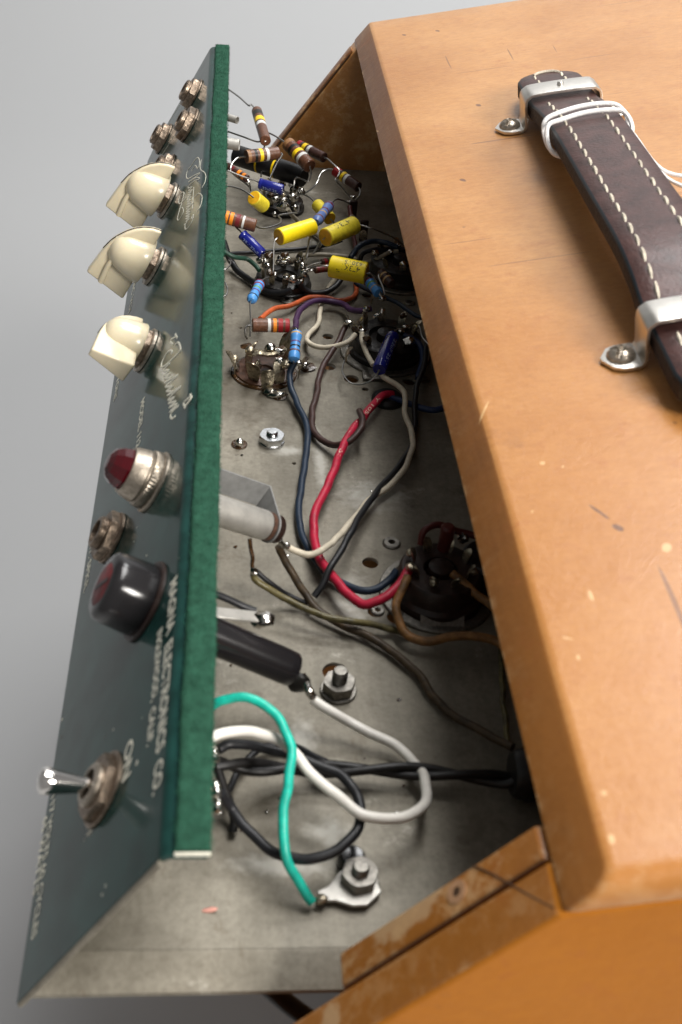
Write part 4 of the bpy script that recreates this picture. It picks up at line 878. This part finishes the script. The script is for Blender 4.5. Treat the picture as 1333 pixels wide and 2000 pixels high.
# two strand cord: strands wind round each other
ca_, cb_ = [(420, 1490), (480, 1497), (553, 1500), (640, 1502), (757, 1504), (859, 1510), (966, 1521), (1010, 1528)], (12, 9, 6, 5, 5, 5, 5, 5)
base = smooth_path(path(ca_, cb_), 12)
for s in (0, 1):
    pts = []
    for i, p in enumerate(base):
        t = (base[min(i+1, len(base)-1)]-base[max(i-1, 0)]).normalized(); e1 = t.cross(EN).normalized(); e2 = EN
        an = i/len(base)*math.pi*4.4+s*math.pi; pts.append(p+(e1*math.cos(an)+e2*math.sin(an)*0.9)*0.00105)
    mk('mains_cord_strand', tube(pts, 0.00108, 10, 1), 'cord', ch)
wire([(440, 1560), (455, 1525), (480, 1488), (510, 1462), (560, 1455), (600, 1470), (640, 1490)], 7, 'w_black', (4, 3, 3, 3, 3, 4, 5))
wire([(425, 1500), (438, 1540), (450, 1570), (458, 1600), (455, 1625)], 9, 'cord', (12, 8, 5, 3, 1.5), name='cord_end')
# power cord leaving below the chassis
pc = [on(500, 1905, EY, 0.016), on(556, 1955, EY, 0.014), on(600, 1988, EY, 0.012), on(655, 2025, EY, 0.010), V((0.0655, 0.018, -0.10)), V((0.0655, 0.02, -0.25)), V((0.064, 0.03, GZ+0.05))]
# ---- tube sockets
def lug_plate(c, d, hgt, wdt, bend, m, parent, seed):
    """a tinned solder tag: thin strip that rises and curls outward"""
    sd = EN.cross(d).normalized(); rnd = random.Random(seed)
    pts = [c, c+EN*hgt*0.45+d*bend*0.1, c+EN*hgt*0.8+d*bend*0.45, c+EN*hgt+d*bend]
    p = smooth_path(pts, 4); v, f = [], []
    for i, q in enumerate(p):
        t = i/(len(p)-1); ww = wdt*(0.75+0.45*math.sin(math.pi*min(1, t*1.1)))*(1 if t < 0.85 else 1-(t-0.85)*4)
        tn = (p[min(i+1, len(p)-1)]-p[max(i-1, 0)]).normalized(); nn = tn.cross(sd)
        for (a, b) in ((-1, 0), (1, 0), (1, 1), (-1, 1)): v.append(q+sd*(a*ww/2)+nn*(b*0.00035))
    for i in range(len(p)-1):
        for j in range(4): f.append((i*4+j, i*4+(j+1) % 4, i*4+4+(j+1) % 4, i*4+4+j))
    f += [(0, 1, 2, 3), tuple(len(v)-4+j for j in range(4))]
    return mk('lug', fixn((v, f)), m, parent, sharp=60)
def socket(px, py, rad, hgt, nl, label, body='blackbake', lugm='lug', lugh=0.006, lugr=0.75, post=True, blobs=True, seed=1, bend=0.0025, bodyh=None):
    c = fl(px, py, 0.0); rnd = random.Random(seed)
    pf = [(0, 0.0002), (rad*1.02, 0.0002), (rad*1.02, hgt*0.35), (rad*0.96, hgt*0.42), (rad*0.94, hgt*0.92), (rad*0.88, hgt), (rad*0.50, hgt), (rad*0.46, hgt*0.8), (rad*0.30, hgt*0.8), (rad*0.27, hgt*(1.15 if post else 0.8)), (rad*0.20, hgt*(1.2 if post else 0.8)), (0, hgt*(1.2 if post else 0.8))]
    s = mk('tube_socket', lathe(pf, c, EN, 36), body, ch, label=label)
    for i in range(nl):
        q = 2*math.pi*(i+0.3)/(nl+0.6); d = EX*math.cos(q)+EY*math.sin(q)
        base = c+d*rad*lugr+EN*hgt*0.85
        lh = lugh*rnd.uniform(0.75, 1.2)
        lug_plate(base, d, lh, 0.0021, bend*rnd.uniform(0.4, 1.3), lugm, s, seed*50+i)
        if blobs and rnd.random() < 0.8:
            mk('solder_joint', blob(base+EN*lh*rnd.uniform(.5, .9)+d*bend*0.5, rnd.uniform(0.0010, 0.0019), seed*20+i, (1.1, 1.0, 0.9)), 'solder' if rnd.random() < 0.75 else 'flux', s)
    return s
s3 = socket(548, 407, 0.0100, 0.0042, 9, 'black nine pin tube socket farthest away', seed=3)
s2 = socket(552, 560, 0.0108, 0.0045, 9, 'black nine pin tube socket beside the yellow capacitors', seed=4)
for (x, y, h, r, sx) in ((551, 512, 8, 1.5, 1.6), (564, 510, 8, 1.5, 1.4), (547, 505, 10, 1.1, 1), (522, 518, 9, 1.2, 1), (571, 545, 8, 1.5, 1.2), (591, 520, 9, 1.2, 1), (594, 534, 8, 1.3, 1.2), (536, 537, 7, 1.2, 1)):
    mk('solder_joint', blob(fl(x, y, h/1000), r/1000, x, (sx, 1, 1.2)), 'solder', s2)
for (x, y, h, r, sx) in ((553, 404, 8, 1.9, 1.5), (538, 390, 9, 1.2, 1.2), (572, 386, 9, 1.6, 1), (577, 406, 8, 1.1, 0.9), (537, 419, 7, 1.0, 1)):
    mk('solder_joint', blob(fl(x, y, h/1000), r/1000, x, (sx, 1, 1.2)), 'solder', s3)
# mounting screws beside the sockets
for (x, y, l) in ((561, 588, 'eyelet below the black socket'), (575, 362, None)):
    e = mk('eyelet', ring(0.0009, 0.0026, 0.0, 0.0009, fl(x, y), EN, 28, 0.0004), 'greysteel', ch, label=l)
    mk('rivet_core', lathe([(0.0009, -0.0002), (0.0009, 0.0004), (0, 0.0005)], fl(x, y), EN, 16), 'flux', e)
# bare lug socket: brown wafer let into the plate, big curled tags
c = fl(516, 728)
s1 = mk('tube_socket', lathe([(0, 0.0001), (0.0098, 0.0001), (0.0098, 0.0011), (0.0092, 0.0014), (0.0030, 0.0014), (0.0028, 0.0008), (0, 0.0008)], c, EN, 40), 'phenol', ch, label='brown wafer tube socket with big bare lugs')
mk('rim', ring(0.0096, 0.0112, 0.0, 0.0007, c, EN, 44, 0.0003), 'flux', s1)
for i, (x, y, h, w_) in enumerate([(484, 712, 10, 4.2), (494, 748, 9, 4.2), (522, 762, 9, 4.0), (548, 752, 7, 3.6), (570, 735, 9, 4.0), (556, 704, 10, 4.2), (461, 728, 8, 3.8), (588, 732, 7, 3.2)]):
    b_ = fl(x, y, 0.0006); d = (b_-c); d = (d-EN*d.dot(EN)); d = d.normalized() if i not in (6,) else EX
    lug_plate(b_-d*0.0005, d*(1 if i % 3 else -1), h/1000, w_/1000, 0.0030, 'lug', s1, 900+i)
mk('bus_bar', tube(path([(488, 690), (505, 688), (525, 691), (545, 686), (556, 680)], (8, 7.4, 7, 7.4, 8)), 0.0011, 8, 6, squash=1.5), 'lug', s1)
for i, (x, y, h, r, s_) in enumerate([(489, 684, 9, 1.6, (1, 1, 1)), (528, 679, 9, 1.5, (1.3, 1, 1)), (540, 688, 7, 1.9, (1.6, 1, 1)), (547, 707, 7, 1.7, (1.3, 1, 1)), (560, 712, 8, 1.6, (1, 1, 1)), (582, 708, 7, 1.4, (1, 1, 1)), (540, 770, 1.0, 1.7, (1.8, 1.1, .6)), (525, 763, 1.2, 1.6, (1.3, 1, .6)), (458, 700, 4, 1.5, (1, 1, 1)), (463, 715, 3, 1.3, (.8, 1, 1.6)), (594, 712, 2.5, 1.6, (1.3, 1, .7)), (505, 712, 3.5, 1.3, (.8, 1, 1.4))]):
    mk('solder_joint', blob(fl(x, y, h/1000), r/1000, i+70, s_), 'solder' if i % 4 else 'lug', s1)
for i, (x, y, r) in enumerate([(545, 774, 2.4), (598, 718, 2.8), (480, 676, 1.8)]):
    mk('flux_residue', blob(fl(x, y, 0.0002), r/1000, i+40, (1.3, 1, 0.22)), 'flux', s1)
# shaded octal sockets under the cabinet top
s4 = socket(752, 690, 0.0128, 0.0075, 8, 'large black octal socket in the shade of the cabinet', seed=6, lugh=0.005)
mk('saddle_ring', ring(0.0132, 0.0160, 0.0, 0.0010, fl(752, 690), EN, 44, 0.0003), 'greysteel', s4)
mk('saddle_tab', bevel(prism([(-0.0045, 0), (0.0045, 0), (0.0045, 0.0050), (-0.0045, 0.0050)], fl(735, 745, 0.0001), EX, EY, EN, 0.0012), 0.0005, 2), 'greysteel', s4)
s6 = socket(782, 540, 0.0130, 0.0075, 8, 'black octal socket half hidden behind the cabinet edge', seed=8, lugh=0.005)
mk('saddle_ring', ring(0.0134, 0.0158, 0.0, 0.0010, fl(782, 540), EN, 44, 0.0003), 'greysteel', s6)
for (x, y, h) in ((793, 640, 9), (784, 648, 8), (680, 630, 10), (695, 640, 9), (707, 647, 9), (716, 603, 9), (737, 618, 8), (776, 481, 10), (763, 492, 9), (748, 583, 9), (689, 385, 10), (684, 395, 9)):
    mk('solder_joint', blob(fl(x, y, h/1000), 0.0011, x, (1.3, 1, 1)), 'solder', s4 if y > 560 else s6)
for (x, y, dx) in ((682, 640, -1), (697, 645, 1), (676, 704, 1), (726, 592, 1)):
    lug_plate(fl(x, y, 0.005), EX*dx, 0.005, 0.0026, 0.002, 'lug', s4, x)
# terminal post at the far side
tpst = mk('terminal_strip', bevel(prism([(-0.0016, -0.0007), (0.0016, -0.0007), (0.0016, 0.0007), (-0.0016, 0.0007)], fl(687, 440, 0.0), EX, EY, EN, 0.011), 0.0003, 1), 'brownbake', ch, label='brown terminal post at the far side')
lug_plate(fl(687, 440, 0.010), EY, 0.004, 0.0024, 0.001, 'lug', tpst, 77)
t2 = mk('terminal_strip', bevel(prism([(-0.0016, -0.0007), (0.0016, -0.0007), (0.0016, 0.0007), (-0.0016, 0.0007)], fl(709, 470, 0.0), EX, EY, EN, 0.009), 0.0003, 1), 'brownbake', ch, label='brown terminal post below the aged yellow capacitor')
lug_plate(fl(709, 470, 0.008), EY, 0.004, 0.0024, 0.001, 'lug', t2, 78)
# rectifier socket
c5 = fl(852, 1160); R5 = 0.0110
s5 = mk('tube_socket', lathe([(0, 0.0002), (R5*1.15, 0.0002), (R5*1.15, 0.0030), (R5*1.05, 0.0040), (R5*1.0, 0.0085), (R5*0.94, 0.0092), (R5*0.42, 0.0092), (R5*0.40, 0.0060), (R5*0.32, 0.0060), (R5*0.30, 0.0100), (R5*0.26, 0.0103), (0, 0.0103)], c5, EN, 44), 'brownbake', ch, label='dark brown octal rectifier socket')
for i in range(8):
    q = 2*math.pi*(i+0.5)/8; d = EX*math.cos(q)+EY*math.sin(q)
    lug_plate(c5+d*R5*0.68+EN*0.0088, d, 0.0042, 0.0022, 0.0016, 'lug', s5, 300+i)
    if i % 2: mk('solder_joint', blob(c5+d*R5*0.80+EN*0.0115, 0.0011, i+11), 'lug', s5)
mk('saddle_ring', ring(R5*1.18, R5*1.42, 0.0, 0.0010, c5, EN, 44, 0.0003), 'greysteel', s5)
sv = []
fv = [(0.0, 0.0), (0.0010, 0.0006), (0.0020, 0.0022), (0.0034, 0.0026), (0.0046, 0.0012), (0.0056, 0.0004)]
o_ = fl(862, 1214, 0.0004); v, f = [], []
for (a, h) in fv:
    for x in (-0.0058, 0.0058): v.append(o_-EY*(a-0.003)+EN*h+EX*x)
nv = len(v); v += [p-EN*0.0008 for p in v]
for i in range(len(fv)-1):
    a = 2*i; f += [(a, a+1, a+3, a+2), (nv+a, nv+a+2, nv+a+3, nv+a+1), (a, a+2, nv+a+2, nv+a), (a+1, nv+a+1, nv+a+3, a+3)]
f += [(0, nv, nv+1, 1), (nv-2, nv-1, 2*nv-1, 2*nv-2)]
mk('saddle_tab', fixn((v, f)), 'greysteel', s5)
wire([(822, 1062), (826, 1040), (842, 1028), (862, 1026), (885, 1034), (912, 1042), (950, 1052)], 7, 'w_darkred', (11, 14, 15, 15, 14, 13, 12), 'dark red wire bowed over the rectifier socket')
mk('jumper_cap', lathe([(0, 0), (0.0020, 0), (0.0020, 0.0075), (0.0014, 0.0082), (0, 0.0083)], fl(868, 1072, 0.009), EN, 20), 'w_darkred', s5)
cpl = mk('can_capacitor', lathe([(0, 0), (0.0075, 0), (0.0075, 0.0085), (0.0065, 0.0095), (0.0030, 0.0095), (0.0028, 0.0085), (0, 0.0085)], fl(945, 1135), EN, 32), 'blackbake', ch, label='black can terminal right of the rectifier socket')
mk('solder_joint', blob(fl(905, 1050, 0.012), 0.0016, 5), 'solder', s5)
mk('solder_joint', blob(fl(803, 1108, 0.0115), 0.0013, 8, (1.2, 1, 1)), 'lug', s5)
# grommet for the red wire
gm = mk('grommet', ring(0.0024, 0.0054, -0.001, 0.0022, fl(757, 783), EN, 32, 0.0010), 'blackrubber', ch, label='black rubber grommet where the red wire passes through')
mk('grommet_hole', lathe([(0.0025, 0.0002), (0.0025, 0.0004), (0, 0.0004)], fl(757, 783), EN, 20), 'b_black', gm)
# eyelets and fixings on the plate
e = mk('eyelet', ring(0.0010, 0.0026, 0.0, 0.0008, fl(765, 1062), EN, 28, 0.0004), 'greysteel', ch, label='flat eyelet left of the rectifier socket')
for (x, y, r) in ((800, 592, 2.2), (826, 742, 2.4), (738, 1194, 1.9)):
    mk('eyelet', ring(r*0.45/1000, r/1000, 0.0, 0.0007, fl(x, y), EN, 24, 0.0003), 'greysteel', ch)
def bolt(px, py, rn, hn, rs_, hs_, m, label, dome=False, rot=0.2, wash=1.25, tip=(0, 0)):
    c = fl(px, py); ref = EX*math.cos(rot)+EY*math.sin(rot)
    b = mk('nut', ring(rs_*0.98, rn, 0.0008, hn, c, EN, 24, 0.0005, ref, True), m, ch, label=label)
    mk('washer', ring(rs_, rn*wash, 0.0, 0.0008, c, EN, 36, 0.0002), m, b)
    pf = [(0, 0)]
    a = 0.0002
    while a < hs_-0.0004: pf += [(rs_*1.0, a), (rs_*0.88, a+0.00025)]; a += 0.0005
    pf += [(rs_*0.8, hs_), (0, hs_+0.0001)]
    mk('stud', lathe(pf, c, EN+EX*tip[0]+EY*tip[1], 24), m, b)
    return b
bolt(531, 864, 0.0041, 0.0030, 0.0018, 0.0044, 'steel', 'bright zinc nut and screw by itself on the plate', wash=0.98)
bolt(661, 1350, 0.0041, 0.0038, 0.0019, 0.0074, 'greysteel', 'dull steel nut on a stud below the black fuse holder', wash=1.1)
gl = bolt(700, 1728, 0.0040, 0.0048, 0.0018, 0.0068, 'greysteel', 'steel nut clamping the ground lug', wash=1.12)
gp = fl(632, 1752, 0.0012); gq = fl(700, 1732, 0.0012); gd = (gq-gp); gL = gd.length; gd = gd/gL; gs = EN.cross(gd)
mk('ground_lug', bevel(prism([(-0.001, -0.0012), (gL*0.25, -0.0020), (gL*0.62, -0.0042), (gL, -0.0050), (gL+0.004, -0.003), (gL+0.004, 0.003), (gL, 0.0050), (gL*0.62, 0.0040), (gL*0.25, 0.0018), (-0.001, 0.0012)], gp, gd, gs, EN, 0.0008), 0.0002, 1), 'alu', gl, label='tinned ring lug under the nut')
mk('solder_joint', blob(fl(628, 1757, 0.0022), 0.0011, 3, (1.3, 1, .8)), 'lug', gl)
kn = mk('black_screw_head', lathe([(0, 0), (0.0030, 0), (0.0030, 0.0022), (0.0022, 0.0032), (0, 0.0034)], fl(686, 1686, 0.0006), EN, 28), 'blackplastic', ch, label='glossy black screw head behind the ground nut')
bs = mk('broken_screw', blob(fl(468, 866, 0.0012), 0.0013, 4, (1, 1, 1.4)), 'solder', ch, label='small bright screw tip close to the felt')
mk('collar', ring(0.0010, 0.0025, 0, 0.0004, fl(468, 869), EN, 16), 'flux', bs)

# ---- behind the panel: lamp holder, fuse holder, switch terminals
lc = pn(303, 945); LA = -PN
axl = (fl(517, 1024, 0.021)-fl(425, 996, 0.030)).normalized()
la, lb = fl(405, 990, 0.031), fl(517, 1026, 0.021); axl = (lb-la); LL = axl.length
lr = mm(30, lb)
lh_ = mk('lamp_holder', lathe([(lr*0.86, 0), (lr, 0), (lr, LL-0.0004), (lr*0.97, LL), (lr*0.80, LL), (lr*0.80, LL-0.001), (0, LL-0.001)], la, axl, 40), 'alu', ch, label='pale metal pilot lamp holder sticking out behind the panel')
axn = axl.normalized()
mk('fibre_disc', lathe([(0, 0), (lr*0.98, 0), (lr*0.98, 0.0012), (0, 0.0012)], lb+axn*0.0002, axn, 36), 'phenol', lh_)
mk('fibre_disc', lathe([(0, 0.0023), (lr*1.0, 0.0023), (lr*0.95, 0.0042), (lr*0.6, 0.0046), (0, 0.0046)], lb, axn, 36), 'brownbake', lh_)
# angle bracket: plate running beside the holder, folded round its end
pc_ = lb+axn*0.0016; da_ = axn.dot(pc_)
k2, k3 = on(527, 948, axn, da_), on(500, 985, axn, da_)
k1, k4 = k2-axn*0.024, k3-axn*0.024
nb_ = (k2-k1).cross(k4-k1).normalized()
v = [k1, k2, k3, k4]; v += [p-nb_*0.0005 for p in v]
mk('bracket_plate', fixn((v, [(0, 1, 2, 3), (7, 6, 5, 4), (0, 4, 5, 1), (1, 5, 6, 2), (2, 6, 7, 3), (3, 7, 4, 0)])), 'dullplate', lh_)
e1_ = (k2-pc_).normalized(); e2_ = axn.cross(e1_); rb = lr*1.06
pp_ = [((k-pc_).dot(e1_), (k-pc_).dot(e2_)) for k in (k2, k3)]+[(rb*math.cos(q*math.pi/18), rb*math.sin(q*math.pi/18)) for q in range(36)]
pp_.sort()
def half(pts):
    h = []
    for p in pts:
        while len(h) > 1 and (h[-1][0]-h[-2][0])*(p[1]-h[-2][1])-(h[-1][1]-h[-2][1])*(p[0]-h[-2][0]) <= 0: h.pop()
        h.append(p)
    return h[:-1]
mk('bracket_plate', fixn(prism(half(pp_)+half(pp_[::-1]), pc_, e1_, e2_, axn, 0.0005)), 'dullplate', lh_)
mk('holder_lug', tube(path([(488, 1052), (490, 1070), (494, 1090), (493, 1105), (498, 1120)], (19, 17, 15, 13, 12)), 0.0011, 8, 5, squash=0.5), 'flux', lh_)
mk('holder_lug', tube(path([(545, 1040), (548, 1058), (556, 1068)], (19, 17, 15)), 0.0007, 8, 5), 'solder', lh_)
for i, (x, y, h, r) in enumerate(((546, 1038, 19, .8), (545, 1050, 18, .8), (497, 1117, 13, 1.0), (562, 1066, 15, .8))): mk('solder_joint', blob(fl(x, y, h/1000), r/1000, i+5, (1, 1, 1.4)), 'solder', lh_)
# fuse holder barrel
fa, fb = fl(380, 1226, 0.028), fl(573, 1308, 0.0145); axf = fb-fa; LF = axf.length; rf = mm(35, fb)
fh = mk('fuse_holder', lathe([(0, 0), (rf*1.02, 0), (rf, LF*0.9), (rf*0.98, LF*0.985), (rf*0.90, LF), (0, LF)], fa, axf, 40), 'blackplastic', ch, label='glossy black fuse holder barrel behind the panel')
mk('end_tab', blob(fl(584, 1334, 0.012), 0.0030, 3, (0.9, 0.5, 1.0), 3, 0.15), 'b_black', fh)
mk('solder_joint', tube(path([(589, 1318, ), (598, 1335), (604, 1350), (612, 1362)], (13.5, 12.5, 11.5, 10)), 0.0010, 9, 5), 'solder', fh)
st_ = [fl(405, 1197, 0.026), fl(510, 1208, 0.019)]
sd_ = (st_[1]-st_[0]); SL = sd_.length; sd_ /= SL; sw_ = EN.cross(sd_).normalized(); su = sd_.cross(sw_)
mk('side_tag', bevel(prism([(0, -0.0019), (SL, -0.0019), (SL+0.0012, 0), (SL, 0.0019), (0, 0.0019)], st_[0], sd_, sw_, su, 0.0006), 0.0001, 1), 'alu', fh, label='flat tinned tag with a white solder tip')
mk('solder_joint', blob(fl(513, 1211, 0.0195), 0.0024, 12, (1.25, 0.9, 0.7)), 'solder', fh)
wire([(415, 1160), (440, 1170), (470, 1182), (500, 1195)], 7.5, 'w_black', (24, 22, 20, 18.5), 'dark wire ending on the flat tag')
# switch terminals
sw0 = fl(398, 1505, 0.018)
for i, (x, y, h) in enumerate(((419, 1478, 17), (421, 1545, 15), (424, 1578, 12))):
    if i < 2:
        w_ = mk('switch_terminal', tube([fl(385, y-6, h/1000+0.002), fl(405, y-2, h/1000+0.001), fl(x+4, y, h/1000)], 0.0013, 8, 4, squash=0.5), 'lug', ch, label=('upper' if i == 0 else 'lower')+' solder terminal of the toggle switch')
    for j in range(2): mk('solder_joint', blob(fl(x+j*2, y-8+j*12, h/1000+0.001), 0.0013-0.0002*j, i*3+j, (1, 1, 1.1)), 'solder', w_)
# rubber bushing at the right
bu = mk('bushing', lathe([(0, 0), (0.0048, 0), (0.0056, 0.0012), (0.0056, 0.0090), (0.0050, 0.0105), (0.0050, 0.020), (0, 0.020)], fl(1000, 1512, 0.0065), EX, 36), 'cord', ch, label='black rubber strain relief bushing in the dark right corner')
mk('rib', ring(0.0050, 0.0062, 0.0030, 0.0050, fl(1000, 1512, 0.0065), EX, 36, 0.0006), 'cord', bu)
# stray bare wire by the panel
wire([(436, 528), (444, 524), (451, 514), (447, 508)], 1.5, 'lead', (16, 16, 15, 15), name='bare_wire', label='stray bare wire near the felt')
wire([(440, 552), (445, 565), (442, 576), (436, 580)], 1.5, 'lead', (16, 16, 16, 16), name='bare_wire')
# jack terminals showing past the felt at the far end
jb = [(450, 232, 27, 7), (448, 285, 24, 9)]
for i, (x, y, h, r) in enumerate(jb):
    a = fl(434, y-6, h/1000); b_ = fl(464 if i == 0 else 468, y+(3 if i == 0 else -2), h/1000); ax = b_-a; L_ = ax.length; rr = mm(r if i == 0 else 11, b_)
    mk('jack_sleeve', lathe([(rr*0.8, 0), (rr, 0), (rr, L_), (rr*0.82, L_), (rr*0.80, L_*0.5), (0, L_*0.5)], a, ax, 28), 'alu', ch, label='bright %s jack sleeve at the far end' % ('upper' if i == 0 else 'lower'))
# flecks of solder and dirt dropped on the plate
rnd = random.Random(5)
for i in range(26):
    x, y = rnd.uniform(450, 800), rnd.uniform(560, 1650)
    mk('solder_speck', blob(fl(x, y, 0.0002), rnd.uniform(0.0002, 0.0005), i, (1.4, 1, 0.5), 1), 'flux' if i % 3 else 'solder', ch)
mk('fibre_fleck', blob(fl(410, 1777, 0.0003), 0.0011, 2, (1.5, 0.5, 0.3)), mat('pink_fleck', (0.62, 0.30, 0.24), 0.8), ch)
# power cord leaving below the chassis
mk('power_cord', tube(pc, 0.0021, 12, 8), 'cord', ch, label='black power cord hanging below the chassis')
